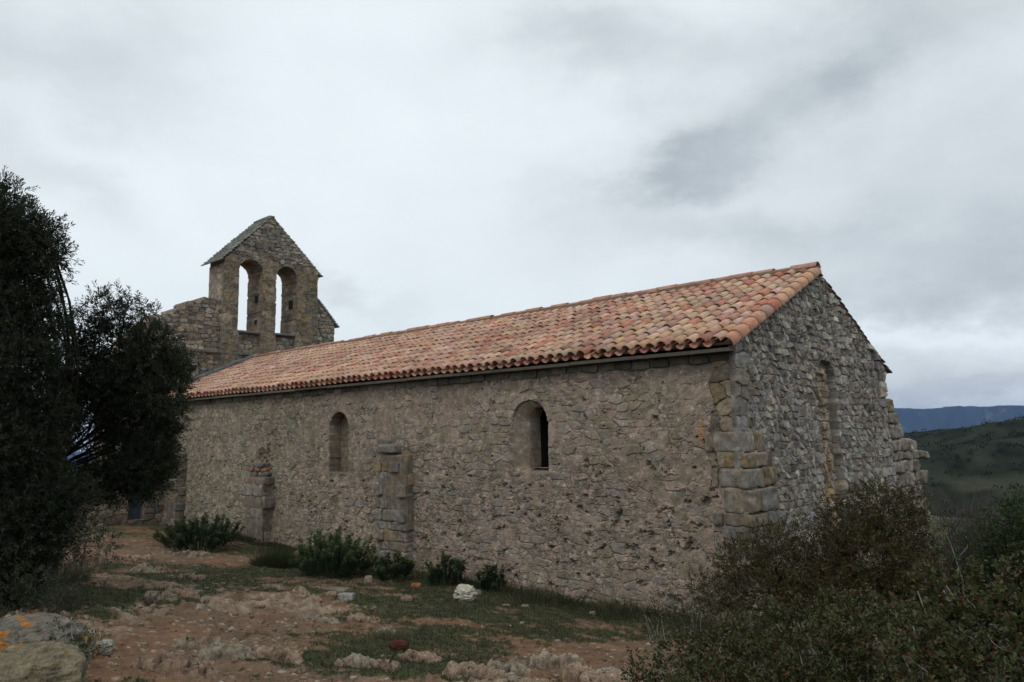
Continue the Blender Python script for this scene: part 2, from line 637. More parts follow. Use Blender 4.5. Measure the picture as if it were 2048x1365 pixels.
def ground_col(x, y):
    rel, led, fr, rd = fine_relief(x, y)
    g = .06 + 1.1 * fbm(x * 1.1, y * 1.6, seed=21, oct=5, gain=.62)
    for a_ in GRASS:
        g = g + a_[4] * blob(x, y, *a_[:4]) * .75
    for a_ in EARTH:
        g = g - a_[4] * blob(x, y, *a_[:4]) * .95
    u, v = uv_of(x, y)
    g = g + .5 * sst(-1.6, -.2, v) + .35 * sst(1.2, 3, x)
    gm = sst(.05, .5, g + .85 * fbm(x * 8, y * 8, seed=22, oct=4, gain=.75))
    n1 = fbm(x * 4, y * 4, seed=23, oct=6, gain=.75)
    earth = srgb(132, 107, 85) * .60 * (1 + .34 * n1 + .26 * fbm(x * 1.3, y * 1.3, seed=92, oct=4))[..., None]
    red = srgb(142, 104, 77) * .60
    k = sst(-.1, .6, fbm(x * .7, y * .7, seed=24, oct=3) + .25)[..., None] * .6
    earth = earth * (1 - k) + red * k * (1 + .32 * n1 + .2 * fbm(x * 1.9, y * 1.9, seed=93, oct=4))[..., None]
    stone = srgb(160, 142, 122) * .72 * (1 + .35 * fbm(x * 12, y * 12, seed=25, oct=3, gain=.7))[..., None]
    lip = np.exp(-((fr - .10) / .09) ** 2) * sst(-.3, .3, fbm(x * 3, y * 3, seed=28, oct=3))
    sm = (led * np.maximum(sst(.05, .5, rd), lip) * (1 - .7 * gm))[..., None]
    earth = earth * (1 - sm) + stone * sm
    # scattered gravel
    e, idr, lx, ly = cells(x, y, .055, .05, 88, jit=.45, warp=.01, pw=2)
    gr = (sst(.1, .3, e) * (rnd(idr, 3) > .90) * sst(.5, -.3, g))
    gc = np.array([srgb(176, 160, 142), srgb(140, 118, 100), srgb(160, 110, 85), srgb(190, 180, 165)])[(rnd(idr, 5) * 4).astype(int) % 4]
    earth = earth * (1 - gr[..., None]) + .6 * gc * gr[..., None]
    n2 = fbm(x * 7, y * 7, seed=26, oct=4, gain=.7)
    green = np.array([.032, .042, .015]) * (1 + .5 * n2)[..., None]
    dry = np.array([.075, .06, .034])
    kk = sst(.0, .7, fbm(x * 2.1, y * 2.1, seed=27, oct=4))[..., None] * .7
    green = green * (1 - kk) + dry * kk * (1 + .4 * n2)[..., None]
    gm3 = gm[..., None] * .92
    c = earth * (1 - gm3) + green * gm3
    return c, gm, gr


def polar(a0, a1, na, r0, r1, nr, cx=0.0, cy=0.0):
    az_ = np.radians(np.linspace(a0, a1, na))
    rr = np.exp(np.linspace(math.log(r0), math.log(r1), nr))
    Rg, Ag = np.meshgrid(rr, az_)
    return cx + np.sin(Ag) * Rg, cy + np.cos(Ag) * Rg


# near ground, modelled finely
X, Y = polar(-44, 44, 800, 2.5, 34, 560, 0, 0)
rel, _, _, _ = fine_relief(X, Y)
C_, GM, GR = ground_col(X, Y)
Zn = terrain(X, Y) + rel + GR * .012 + .012 * GM * fbm(X * 25, Y * 25, seed=29, oct=2)
ground = mesh_np('ground', np.stack([X, Y, Zn], -1), grid_faces(*X.shape)[:, ::-1], M_GROUND, None, C_.reshape(-1, 3), True)
ground['kind'] = 'structure'
del X, Y, Zn, C_, GM, GR

# wider land to the horizon
X, Y = polar(-180, 180, 721, .5, 14000, 420)
Zt = terrain(X, Y)
Rr = np.hypot(X, Y)
azd = np.degrees(np.arctan2(X, Y))
Zt = Zt - .22 * sst(44.5, 43, np.abs(azd)) * (Rr < 33)
n1 = fbm(X / 14, Y / 14, seed=41, oct=5, gain=.65)
n2 = fbm(X / 60, Y / 60, seed=42, oct=4, gain=.6)
far = np.array([.026, .030, .020]) * (1 + .85 * n1 + .5 * fbm(X / 4, Y / 4, seed=43, oct=4, gain=.7))[..., None]
pal = np.array([.085, .08, .055])
k = (sst(.32, .6, n2) * .45)[..., None]
far = far * (1 - k) + pal * k
redk = (sst(.62, .7, n1 + .25 * vn(X / 30, Y / 30, seed=4)) * sst(60, 120, Rr) * (Rr < 800))[..., None] * .5
far = far * (1 - redk) + srgb(150, 100, 75) * redk
nearm = (sst(36, 20, Rr))[..., None]
far = far * (1 - nearm) + np.array([.10, .075, .045]) * nearm
land = mesh_np('far_ground', np.stack([X, Y, Zt], -1), grid_faces(*X.shape)[:, ::-1], M_FAR, None, far.reshape(-1, 3), True)
land['kind'] = 'structure'

# far mountain range
azm = np.linspace(8, 70, 500)
rm = np.linspace(6200, 9500, 40)
RM, AM = np.meshgrid(rm, azm)
t_ = (RM - 6200) / 3300
top = 190 + 40 * fbm(AM / 7, AM * 0 + 2.0, seed=51, oct=3) + 26 * fbm(AM / 1.6, AM * 0 + 5.0, seed=55, oct=4) - 45 * sst(26.5, 23, AM) + 12 * sst(28, 36, AM)
prof = np.where(t_ < .5, sst(0, .5, t_), 1 - .3 * sst(.5, 1, t_))
ZM = -200 + (top + 200) * prof + 45 * fbm(RM / 500, AM * 1.6, seed=52, oct=5, ridged=True) * sst(0, .3, t_) * (1 - sst(.38, .5, t_))
cm = np.array([.030, .042, .050]) * (1 + .5 * fbm(RM / 260, AM * 2.5, seed=53, oct=5, gain=.7))[..., None]
cl = sst(.45, .6, fbm(RM / 350, AM * 1.3, seed=54, oct=5))[..., None] * .45
cm = cm * (1 - cl) + np.array([.16, .15, .14]) * cl
am = np.radians(AM)
mt = mesh_np('mountains', np.stack([np.sin(am) * RM, np.cos(am) * RM, ZM], -1), grid_faces(*RM.shape)[:, ::-1], M_FAR, None, cm.reshape(-1, 3), True)
mt['kind'] = 'structure'

# ------------------------------------------------------------------ chapel
HW = 3.44                       # half width between eave edges (tile to tile)
WV0, WV1 = .18, 6.70            # wall faces
EAVE, RIDGE, LEN = 3.92, 5.47, 20.2
SL = (RIDGE - EAVE) / HW
chapel = thing('stone_chapel', 'old rubble stone chapel with clay tiled roof and ruined bell gable', 'chapel', B(0, WV0, 0))

SLIT = (3.58, 4.40, 1.97, 3.24)
NICHE = (9.50, 10.26, 1.83, 3.21)


def arch_in(a, z, a0, a1, z0, z1):
    r = (a1 - a0) / 2
    cx = (a0 + a1) / 2
    zs = z1 - r
    return (a > a0) & (a < a1) & (z > z0) & ((z < zs) | (((a - cx) ** 2 + (np.maximum(z - zs, 0)) ** 2) < r * r))


def long_hc(A, Z):
    m1_ = fbm(A * .7, Z * 1.0, seed=101, oct=4)
    low = sst(2.9, .9, Z + .6 * fbm(A * .5, Z * .5, seed=105, oct=3))
    PINK, GRN, GRY = srgb(158, 140, 126), srgb(130, 120, 102), srgb(138, 132, 124)
    n_ = fbm(A * 7, Z * 7, seed=103, oct=5, gain=.72)
    n3 = fbm(A * 2.2, Z * 2.6, seed=142, oct=5, gain=.62)
    # lime render, uneven and grainy
    kk = sst(-.35, .35, n3)[..., None]
    c = (PINK * kk + GRN * (1 - kk)) * (1 + .22 * n_)[..., None]
    h = .020 * fbm(A * 2.0, Z * 2.4, seed=143, oct=4, gain=.6) + .008 * n_
    # small bits of stone set every way in the mortar
    e, idr, lx, ly = cells(A, Z, .095, .062, 5, jit=.48, warp=.07, wf=3.5, pw=2.4)
    vis = sst(-.25, .30, fbm(A * 3, Z * 3.4, seed=144, oct=4, gain=.6) + .12 + .2 * low)
    bit = sst(.02, .22, e) * vis
    rc = rnd(idr, 4, 5)
    bc = np.where((rc < .45)[..., None], GRY, np.where((rc < .75)[..., None], GRN, PINK)) * (.62 + .8 * rnd(idr, 6, 5))[..., None]
    c = c * (1 - .75 * bit[..., None]) + bc * .75 * bit[..., None] * (1 + .2 * n_)[..., None]
    h = h + bit * (.010 * (rnd(idr, 1, 5) - .2) + .014 * (lx * (rnd(idr, 2, 5) - .5) + ly * (rnd(idr, 3, 5) - .5)))
    crack = sst(.09, .0, e) * vis * sst(-.2, .3, fbm(A * 5, Z * 5, seed=145, oct=3))
    # larger stones showing through in loose courses
    e2, id2, lx2, ly2 = cells(A, Z, .27, .135, 9, jit=.42, warp=.08, wf=2.0)
    show = sst(.50, .8, rnd(id2, 9, 3) + .45 * m1_) * sst(.06, .2, e2)
    rc = rnd(id2, 4, 9)
    sc2 = np.where((rc < .4)[..., None], GRY * np.array([.98, 1.0, 1.0]), np.where((rc < .72)[..., None], GRN, PINK * .95)) * (.78 + .5 * rnd(id2, 6, 9))[..., None]
    sc2 = sc2 * (1 + .16 * n_)[..., None]
    shw = show[..., None] * .62
    c = c * (1 - shw) + sc2 * shw
    h = h * (1 - .6 * show) + show * (.012 + .016 * (rnd(id2, 1, 9) - .4) + .022 * (lx2 * (rnd(id2, 2, 9) - .5) + ly2 * (rnd(id2, 3, 9) - .5)))
    crack2 = sst(.10, .0, e2) * sst(.0, .5, fbm(A * 1.7, Z * 1.9, seed=146, oct=3) + .25 * low)
    h = h - .016 * crack - .015 * crack2
    c = c * (1 - .22 * crack - .10 * crack2)[..., None]
    # crumbling holes, most of them low down towards the near corner
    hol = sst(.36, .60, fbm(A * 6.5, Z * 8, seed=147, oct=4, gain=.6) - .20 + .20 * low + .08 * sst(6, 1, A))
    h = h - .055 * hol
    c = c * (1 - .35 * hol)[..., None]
    # large tone drift: pink mortar to the near low part, olive grey far away, eave shadow painted darker into the top strip
    far_ = sst(7, 14, A)[..., None]
    c = c * (np.array([1.02, .985, .965]) * (1 - far_) + np.array([.95, .97, .90]) * far_)
    td = fbm(A * .35, Z * .6, seed=107, oct=4)
    c = c * (1 + .17 * td)[..., None]
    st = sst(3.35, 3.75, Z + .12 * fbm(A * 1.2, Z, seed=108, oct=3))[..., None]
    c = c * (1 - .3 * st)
    # ochre lichen on the corner side
    li = sst(.15, .5, fbm(A * 6, Z * 2.6, seed=109, oct=4) + .3 - np.abs(A - (.60 - .06 * (2.9 - Z))) * 3.2 - sst(2.6, 3.1, Z) - sst(2.0, 1.4, Z))[..., None] * .45
    c = c * (1 - li) + srgb(168, 112, 48) * li
    yl = sst(.25, .5, fbm(A * 4, Z * 4, seed=110, oct=4) - .05 - np.abs(A - 7.8) * .25)[..., None] * .25
    c = c * (1 - yl) + srgb(170, 140, 80) * yl
    # wall foot bulges out a little
    h = h + .06 * sst(1.0, -.2, Z) * (1 + .5 * fbm(A * .8, Z, seed=111, oct=2)) + .03 * fbm(A * .5, Z * .5, seed=112, oct=2)
    c = c * .90 + srgb(196, 188, 178) * (.30 * sst(.42, .6, fbm(A * 17, Z * 17, seed=141, oct=3, gain=.7)))[..., None]
    # dressed quoins up the corner
    hq, cq = masonry(A, Z, .40, .24, 39, prot=.022, joint=.08, pal=STONE_PAL * np.array([.62, .62, .56]), mortar=srgb(90, 82, 68), rough=.016, warp=.05)
    kq = (A < .50 + .12 * vn(Z * 4.2, 0, seed=12)) & (Z > 2.0)
    h = np.where(kq, hq + .012 * n_, h)
    c = np.where(kq[..., None], cq * (1 + .25 * n_)[..., None], c)
    # splayed slit window
    a0, a1, z0, z1 = SLIT
    ins = arch_in(A, Z, a0, a1, z0, z1)
    dp = np.interp(A, [a0, 3.70, 4.06, a1], [.26, .26, .26, .0])
    dp = dp * sst(z0 - .005, z0 + .12, Z) * (.15 + .85 * sst(z1 + .03, z1 - .30, Z + .25 * np.clip(A - 3.9, 0, 1)))
    edge = .02 * fbm(A * 10, Z * 10, seed=120, oct=3)
    h = np.where(ins, -dp + edge * .6, h)
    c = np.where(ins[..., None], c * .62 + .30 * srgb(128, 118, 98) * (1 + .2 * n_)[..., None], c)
    # blocked round headed niche
    a0, a1, z0, z1 = NICHE
    ins = arch_in(A + .02 * fbm(A * 5, Z * 5, seed=121, oct=2), Z, a0, a1, z0, z1)
    h = np.where(ins, -.30 + h * .6, h)
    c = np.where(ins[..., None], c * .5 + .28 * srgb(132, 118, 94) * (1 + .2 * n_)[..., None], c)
    # ragged scar above the far stub buttress
    sc_ = np.exp(-(((A - 13.3) / .55) ** 2 + ((Z - 2.05) / .42) ** 2) * 1.3)
    sn = fbm(A * 4, Z * 6, seed=122, oct=4, gain=.65)
    h = h - sst(.35, .6, sc_) * (.10 + .12 * sn)
    k_ = (sst(.35, .6, sc_) * sst(0, .4, sn))[..., None] * .6
    c = c * (1 - k_) + srgb(190, 140, 115) * k_
    return h, c


def uspace(a0, a1, cap=.03):
    """grid positions that get coarser away from the near corner"""
    out = [a0]
    while out[-1] < a1:
        out.append(out[-1] + min(cap, .0145 + .0009 * max(0, out[-1])))
    out[-1] = a1
    return np.array(out)


AU = uspace(.06, LEN - .1)
ZU = np.concatenate([np.arange(-.7, 3.82, .0155), [3.82]])


def keep_long(a, z):
    return ~((a > 3.60) & (a < 4.04) & arch_in(a, z, 3.58, 4.06, 2.06, 3.12))


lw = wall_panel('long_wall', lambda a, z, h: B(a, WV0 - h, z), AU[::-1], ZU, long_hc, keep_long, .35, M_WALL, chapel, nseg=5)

# window reveal behind the slit, stone blackened to paint its inner shade
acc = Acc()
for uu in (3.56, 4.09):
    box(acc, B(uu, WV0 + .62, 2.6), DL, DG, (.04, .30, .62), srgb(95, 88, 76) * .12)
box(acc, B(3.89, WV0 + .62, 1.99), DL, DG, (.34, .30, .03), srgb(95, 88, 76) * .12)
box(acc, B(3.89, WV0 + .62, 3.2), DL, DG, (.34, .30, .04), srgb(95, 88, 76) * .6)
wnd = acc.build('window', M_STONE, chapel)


def roofz(v):
    return EAVE - .10 + SL * np.minimum(v, 2 * HW - v)


def gable_hc(A, Z):
    cov = sst(.1, .6, fbm(A * .8, Z * .8, seed=201, oct=4)) * .35
    # small split rubble, many stones set leaning
    A2 = A + .16 * (Z - 2) + .06 * fbm(A, Z, seed=209, oct=3)
    h, c = masonry(A2, Z, .135, .112, 15, prot=.034, joint=.20, cover=cov, pal=GREY_PAL, mortar=srgb(112, 107, 100), rough=.016, tiltamp=.055, warp=.03, jit=.36, contrast=1.5)
    # larger stones down the lower right and along the verge
    h2, c2 = masonry(A, Z, .34, .19, 16, prot=.05, joint=.14, pal=GREY_PAL, mortar=srgb(98, 92, 84), rough=.015, tiltamp=.05, warp=.05)
    k = sst(.1, .4, fbm(A * .7, Z * .7, seed=202, oct=3) + sst(5.2, 6.4, A) * .9 + sst(2.0, 1.2, Z) * .5 - .35)
    h = h * (1 - k) + h2 * k
    c = c * (1 - k[..., None]) + c2 * k[..., None]
    n_ = fbm(A * 9, Z * 9, seed=203, oct=5, gain=.72)
    h = h + .015 * n_
    c = c * (1 + .32 * n_)[..., None]
    wl = sst(.22, .5, fbm(A * 9, Z * 7, seed=204, oct=4, gain=.7))[..., None] * .50
    c = c * (1 - wl) + srgb(176, 174, 170) * wl
    c = c * (1 + .16 * fbm(A * .5, Z * .5, seed=205, oct=3))[..., None]
    # blocked window: tall shallow recess, ochre rubble fill in its left half
    ins = arch_in(A + .03 * fbm(A * 4, Z * 4, seed=206, oct=2), Z, 3.10, 3.92, 1.45, 3.86)
    h = np.where(ins, h * .7 - .11, h)
    h3, c3 = masonry(A, Z, .20, .14, 17, prot=.05, joint=.2, pal=STONE_PAL, mortar=srgb(118, 104, 78), rough=.02)
    c3 = (c3 * .55 + c * .45) * np.array([1.06, 1.0, .90])
    fil = ins & (A < 3.56) & (A > 3.17) & (Z < 3.70)
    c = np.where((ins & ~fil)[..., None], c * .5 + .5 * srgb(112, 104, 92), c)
    h = np.where(fil, h3 * 1.5 - .06, h)
    c = np.where(fil[..., None], c3, c)
    ck = ins & (np.abs(A - 3.15 - .03 * vn(Z * 4, 0, seed=3)) < .075)
    h = np.where(ck, -.40, h)
    ck = ins & (np.abs(A - 3.88 - .03 * vn(Z * 3, 5, seed=3)) < .03) & (Z > 2.0)
    h = np.where(ck, -.14, h)
    oc = sst(.1, .5, fbm(A * 5, Z * 5, seed=207, oct=3) + .2 - np.hypot(A - 3.4, (Z - 1.5) * .8) * .8)[..., None] * .5
    c = c * (1 - oc) + srgb(172, 138, 84) * oc
    c = c * np.array([1.0, .97, .925])
    hq, cq = masonry(A, Z, .42, .22, 38, prot=.03, joint=.1, pal=GREY_PAL * .8, mortar=srgb(90, 84, 74), rough=.016, warp=.05)
    kq = (A < WV0 + .34 + .12 * vn(Z * 4.2, 3, seed=12)) & (Z > 2.4)
    h = np.where(kq, hq + .012 * n_, h)
    c = np.where(kq[..., None], cq * (1 + .25 * n_)[..., None], c)
    # face leans out a little towards its foot
    h = h + .05 * sst(3.0, 0, Z)
    return h, c


def gable_keep(a, z):
    return z < roofz(a) + .02


AG = np.arange(WV0 - .035, WV1 + .001, .0155)
ZG = np.arange(-1.2, 5.5, .0155)
gw = wall_panel('gable_wall', lambda a, z, h: B(.06 - h, a, z), AG, ZG, gable_hc, gable_keep, .07, M_STONE, chapel, side=GREY_PAL * .6, nseg=2)

# rear wall and the body that closes the nave
acc = Acc()
box(acc, B(LEN / 2, WV1 - .02, 1.3), DL, DG, (LEN / 2 - .4, .3, 2.5), srgb(130, 124, 116))
acc.build('rear_wall', M_STONE, chapel)
acc = Acc()
box(acc, B(LEN / 2, 3.44, .3), DL, DG, (LEN / 2 - .5, 3.0, .05), srgb(70, 65, 60))
acc.build('floor', M_STONE, chapel)

# ---------- tiled roof
SD = np.array([0, math.cos(math.atan(SL)), math.sin(math.atan(SL))])     # (u, v, z) up slope
slope_v = DG * SD[1] + UP * SD[2]
slope_n = np.cross(slope_v, DL)
slope_n = slope_n * np.sign(slope_n[2])
SLEN = HW / SD[1]
TILE_PAL = [(srgb(206, 176, 142), 30), (srgb(196, 150, 120), 24), (srgb(190, 132, 110), 16), (srgb(212, 184, 148), 16), (srgb(184, 96, 66), 8),
            (srgb(198, 160, 104), 7), (srgb(160, 128, 104), 6), (srgb(196, 168, 156), 8), (srgb(126, 92, 74), 3), (srgb(172, 84, 60), 3)]
_tp = np.array([p for _, p in TILE_PAL], float)
_tp /= _tp.sum()
_tc = np.array([c for c, _ in TILE_PAL])
_tm = srgb(192, 154, 134)
_tc = (_tc * np.array([.98, .97, 1.04]) * .50 + _tm * .50) * .84


def tile(acc, P, along, across, nrm, length, r0, r1, col, up=True, arc=math.radians(84), th=.013, ns=9):
    """half round clay tile; P lower end centre, r0 at the lower end"""
    a = np.linspace(-arc, arc, ns)
    rings = []
    for (s_, r) in ((0, r0), (.5, (r0 + r1) / 2), (1, r1)):
        for rr in (r, r - th):
            sgn = 1 if up else -1
            rings.append(P + along * length * s_ + np.outer(np.sin(a) * rr, across) + np.outer(sgn * (np.cos(a) * rr - math.cos(arc) * r), nrm))
    V = np.concatenate(rings)
    idx = np.arange(6 * ns).reshape(6, ns)
    fs = []

    def q(r1_, r2_, flip):
        f = np.stack([idx[r1_][:-1], idx[r1_][1:], idx[r2_][1:], idx[r2_][:-1]], 1)
        fs.append(f[:, ::-1] if flip else f)
    q(0, 2, False)
    q(2, 4, False)
    q(1, 3, True)
    q(3, 5, True)
    q(0, 1, True)
    q(4, 5, False)
    acc.add(V, np.concatenate(fs), np.tile(col, (len(V), 1)) * (1 + .06 * rng.standard_normal((len(V), 1))))


def tcol():
    c = _tc[rng.choice(len(_tc), p=_tp)]
    return c * (1 + .075 * rng.standard_normal()) * (1 + .02 * rng.standard_normal(3))


acc = Acc()
PITCHT = .2185
NCOL = int((LEN - .25) / PITCHT)
NROW = 12
EXP = (SLEN - .02) / NROW
for i in range(NCOL):
    u0 = .13 + PITCHT * (i + .5)
    for j in range(NROW):
        du, dn, ds = rng.normal(0, .008), abs(rng.normal(0, .005)), rng.normal(0, .014)
        sag = .02 * math.sin(u0 * .9) + .012 * math.sin(u0 * 2.3 + j)
        P0 = B(u0 + du, 0, EAVE - .055) + slope_v * (j * EXP + ds) + slope_n * (.035 + dn + sag * .5)
        tilt = slope_v + slope_n * (-.035 + rng.normal(0, .006)) + DL * rng.normal(0, .012)
        tilt /= np.linalg.norm(tilt)
        gr_ = 1 + .22 * float(fbm(u0 * .7, j * .45, seed=61, oct=3)) - (.25 if rng.random() < .04 else 0)
        tile(acc, P0 + slope_n * .022, tilt, DL, slope_n, EXP + .07, .089, .076, tcol() * gr_)
        P1 = B(u0 + PITCHT / 2 + du, 0, EAVE - .055) + slope_v * (j * EXP - .035) + slope_n * (.055 + sag * .5)
        tilt = slope_v + slope_n * (-.035)
        tilt /= np.linalg.norm(tilt)
        if i < NCOL - 1:
            tile(acc, P1, tilt, DL, slope_n, EXP + .07, .080, .086, tcol() * np.array([.95, .85, .8]), up=False, ns=7)
# verge tiles, laid on edge over the gable wall head
for j in range(NROW):
    P0 = B(.055, 0, EAVE - .055) + slope_v * (j * EXP - .01) + slope_n * .045
    tilt = slope_v + slope_n * -.03
    tilt /= np.linalg.norm(tilt)
    nn = slope_n * .75 - DL * .66
    nn -= tilt * (nn @ tilt)
    nn /= np.linalg.norm(nn)
    tile(acc, P0, tilt, np.cross(tilt, nn), nn, EXP + .05, .12, .105, tcol() * np.array([1, .86, .8]), arc=math.radians(62))
roof = acc.build('tiled_roof', M_TILE, chapel, True)

# bed of mortar and boards under the tiles
acc = Acc()
cmid = B(LEN / 2, 0, EAVE - .055) + slope_v * (SLEN / 2 + .02) + slope_n * -.01
acc.add(*block(cmid, DL, slope_v, (LEN / 2 - .02, SLEN / 2 - .05, .018), srgb(120, 96, 80), n=12, pn=200, amp=.004))
acc.build('roof_bed', M_STONE, roof)
# eave board seen as a pale grey strip
acc = Acc()
for i in range(14):
    l_ = (LEN - .1) / 14
    box(acc, B(.03 + l_ * (i + .5), .085 + .003 * (i % 2), EAVE - .125 + .004 * math.sin(i * 2)), DL, DG, (l_ / 2 - .002, .10, .026), srgb(104, 96, 84) * .75 * (1 + .15 * rng.standard_normal()))
acc.build('eave_board', M_WOOD, chapel)
acc = Acc()
for i in range(60):
    l_ = (LEN - .3) / 60
    acc.add(*block(B(.12 + l_ * (i + .5), .24, EAVE - .215 + .01 * rng.standard_normal()), DL, DG, (l_ / 2 - .004, .10 + .012 * rng.standard_normal(), .065), srgb(110, 102, 88) * .72 * (1 + .25 * rng.standard_normal()), n=6, amp=.012, seed=i))
acc.build('wall_head', M_STONE, chapel, True)

# ridge: mortar band and overlapping ridge tiles
acc = Acc()
acc.add(*block(B(LEN / 2, HW, RIDGE - .01), DL, DG, (LEN / 2 - .05, .13, .075), srgb(126, 108, 90), n=40, pn=12, amp=.02))
ridge = acc.build('ridge_mortar', M_STONE, roof, True)
acc = Acc()
nr_ = int(LEN / .40)
for i in range(nr_):
    tt = -DL + UP * .03 + DG * rng.normal(0, .01)
    tt /= np.linalg.norm(tt)
    P0 = B(.02 + LEN / nr_ * (i), HW + rng.normal(0, .008), RIDGE + .025 + .012 * rng.standard_normal())
    tt2 = DL + UP * .03
    tt2 /= np.linalg.norm(tt2)
    tile(acc, P0, tt2, DG, UP, .47, .125, .105, (tcol() * .5 + .5 * srgb(184, 128, 108)) * .85, arc=math.radians(80), ns=11)
acc.build('ridge_tiles', M_TILE, roof, True)


def slab_slope(acc, P0, along_len, down, step, width_dir, width, n_rows, nrm, col, th=.03, lo=.25, hi=.5, jag=.04):
    """courses of thin stone slabs; P0 upper edge, down unit vector down the slope"""
    for j in range(n_rows):
        w0 = -width / 2
        while w0 < width / 2 - .02:
            w1 = min(width / 2 + rng.uniform(0, jag), w0 + rng.uniform(lo, hi))
            ln = step * rng.uniform(1.3, 1.8)
            c = P0 + down * (step * (j + .5) + rng.normal(0, .012)) + width_dir * ((w0 + w1) / 2 + rng.normal(0, .008)) + nrm * (th * .9)
            dn = down + nrm * ((.30 if step < .2 else .16) + rng.normal(0, .03))
            dn /= np.linalg.norm(dn)
            acc.add(*block(c, width_dir, dn, ((w1 - w0) / 2, ln / 2, th / 2 * rng.uniform(.7, 1.3)), col * (1 + .16 * rng.standard_normal()), n=4, pn=14, amp=.006, seed=int(rng.integers(999))))
            w0 = w1


# stone slab slope on the far side of the nave roof
acc = Acc()
dv = DG * SD[1] - UP * SD[2]
nv = np.cross(DL, dv)
nv = nv * np.sign(nv[2])
slab_slope(acc, B(LEN / 2, HW, RIDGE - .03), 0, dv, .21, DL, LEN - .05, 19, nv, srgb(96, 98, 92), th=.028, lo=.35, hi=.7)
acc.add(*block(B(LEN / 2, HW, RIDGE - .07) + dv * (SLEN / 2) + nv * -.02, DL, dv, (LEN / 2 - .03, SLEN / 2, .02), srgb(110, 70, 55), n=10, pn=200, amp=.003))
acc.build('slab_roof', M_SLATE, chapel)

# ---------- grey flashing of mortar where the roof meets the west wall
acc = Acc()
for k in range(14):
    s0 = SLEN * (k + .5) / 14
    acc.add(*block(B(LEN - .02, 0, EAVE + .04) + slope_v * s0 + slope_n * (.05 + .01 * rng.standard_normal()), DL, slope_v, (.12, SLEN / 28 + .01, .075), srgb(106, 108, 108), n=6, amp=.015, seed=k))
acc.build('verge_mortar', M_STONE, roof, True)

# ---------- west wall and the bell gable above it
TW = 20.32


def west_hc(A, Z):
    h, c = masonry(A, Z, .26, .145, 25, prot=.036, joint=.20, pal=STONE_PAL * .45 + GREY_PAL * .60, mortar=srgb(112, 102, 84), rough=.014, warp=.07, contrast=1.25)
    hp, cp = masonry(A, Z, .42, .27, 26, prot=.014, joint=.07, pal=STONE_PAL * np.array([.84, .84, .80]), mortar=srgb(112, 102, 84), rough=.012, warp=.03, contrast=.7)
    up_ = sst(8.35, 8.7, Z) * (A > 2.22) * (A < 6.05)
    pier = (((A > 2.22) & (A < 2.86)) | ((A > 3.66) & (A < 4.30)) | ((A > 5.08) & (A < 6.05))) & (Z < 9.2)
    pr = pier & True
    h = np.where(pr, hp + .11, h)
    # the piers run up into plain masonry above the arches
    c = np.where(pr[..., None], cp, c)
    n_ = fbm(A * 7, Z * 7, seed=301, oct=4, gain=.7)
    c = c * (1 + .42 * n_)[..., None] * np.array([.80, .81, .79])
    h = h + .028 * n_
    low = (~pier) & (Z > 6.0) & (A > 2.2) & (A < 6.05) & (Z < 9.2)
    h = np.where(low & (Z < 6.5), h - .05, h)
    h = np.where(pr, h, h + .11 * up_)
    c = c * (1 + .15 * fbm(A * .8, Z * .8, seed=302, oct=3))[..., None]
    return h, c


O1, O2 = (2.80, 3.72, 6.43, 9.08), (4.26, 5.12, 6.46, 9.03)
STEP_A = [-1.35, -1.2, -.9, -.9, -.35, .02, .30, .55, .60, .98, 1.02, 1.5, 1.55, 2.22, 2.24, 4.02, 6.02, 6.03, 6.93]
STEP_Z = [3.0, 4.6, 5.0, 5.9, 6.3, 6.75, 6.66, 6.80, 6.98, 7.10, 7.26, 7.30, 7.50, 7.55, 8.95, 10.80, 8.98, 7.95, 7.02]


def west_top(a):
    return np.interp(a, STEP_A, STEP_Z)


def west_keep(a, z):
    e = .03 * fbm(a * 5, z * 5, seed=305, oct=3)
    t_ = z < west_top(a) + np.where(a < 2.2, e * 1.3 + .05 * vn(a * 3.5, 0, seed=8), 0)
    o1 = arch_in(a + e * .5, z + e * .3, *O1)
    o2 = arch_in(a + e * .8, z + e * .3, *O2)
    return t_ & ~o1 & ~o2


AW = np.arange(-1.35, 6.86, .024)
ZW = np.arange(-.6, 10.85, .024)
ww = wall_panel('bell_gable', lambda a, z, h: B(TW - h, a, z), AW, ZW, west_hc, west_keep, 1.02, M_STONE, chapel, nseg=14, back=True)

# slab coping of the bell gable: left slope, right slope, and the right shoulder
CAPC = srgb(146, 146, 138) * .9
acc = Acc()
pk = np.array([4.02, 10.84])


def coping(acc, v0, z0, v1, z1, width, step=.155, col=CAPC, over=.10, um=TW + .51):
    d = DG * (v1 - v0) + UP * (z1 - z0)
    L_ = np.linalg.norm(d)
    d = d / L_
    nrm = np.cross(d, DL)
    nrm = nrm * np.sign(nrm[2])
    slab_slope(acc, B(um, v0, z0), 0, d, step, DL, width, int(round((L_ + over) / step)), nrm, col, th=.055, lo=.25, hi=.5)


coping(acc, 4.02, 10.80, 2.16, 8.93, 1.30)
coping(acc, 4.02, 10.80, 6.10, 8.93, 1.22)
acc.add(*block(B(TW + .5, 4.02, 10.84), DL, DG, (.66, .13, .03), CAPC, n=6, amp=.01))
acc.build('slab_coping', M_SLATE, ww)
acc = Acc()
coping(acc, 6.02, 7.98, 6.98, 6.98, 1.15, step=.12)
acc.build('shoulder_coping', M_SLATE, ww)
acc = Acc()
for (o, zt) in ((O1, 6.43), (O2, 6.46)):
    acc.add(*block(B(TW + .15, (o[0] + o[1]) / 2, zt - .02), DG, DL, ((o[1] - o[0]) / 2 + .02, .32, .045), srgb(104, 100, 96), n=6, amp=.008))
acc.build('sill', M_STONE, ww, True)
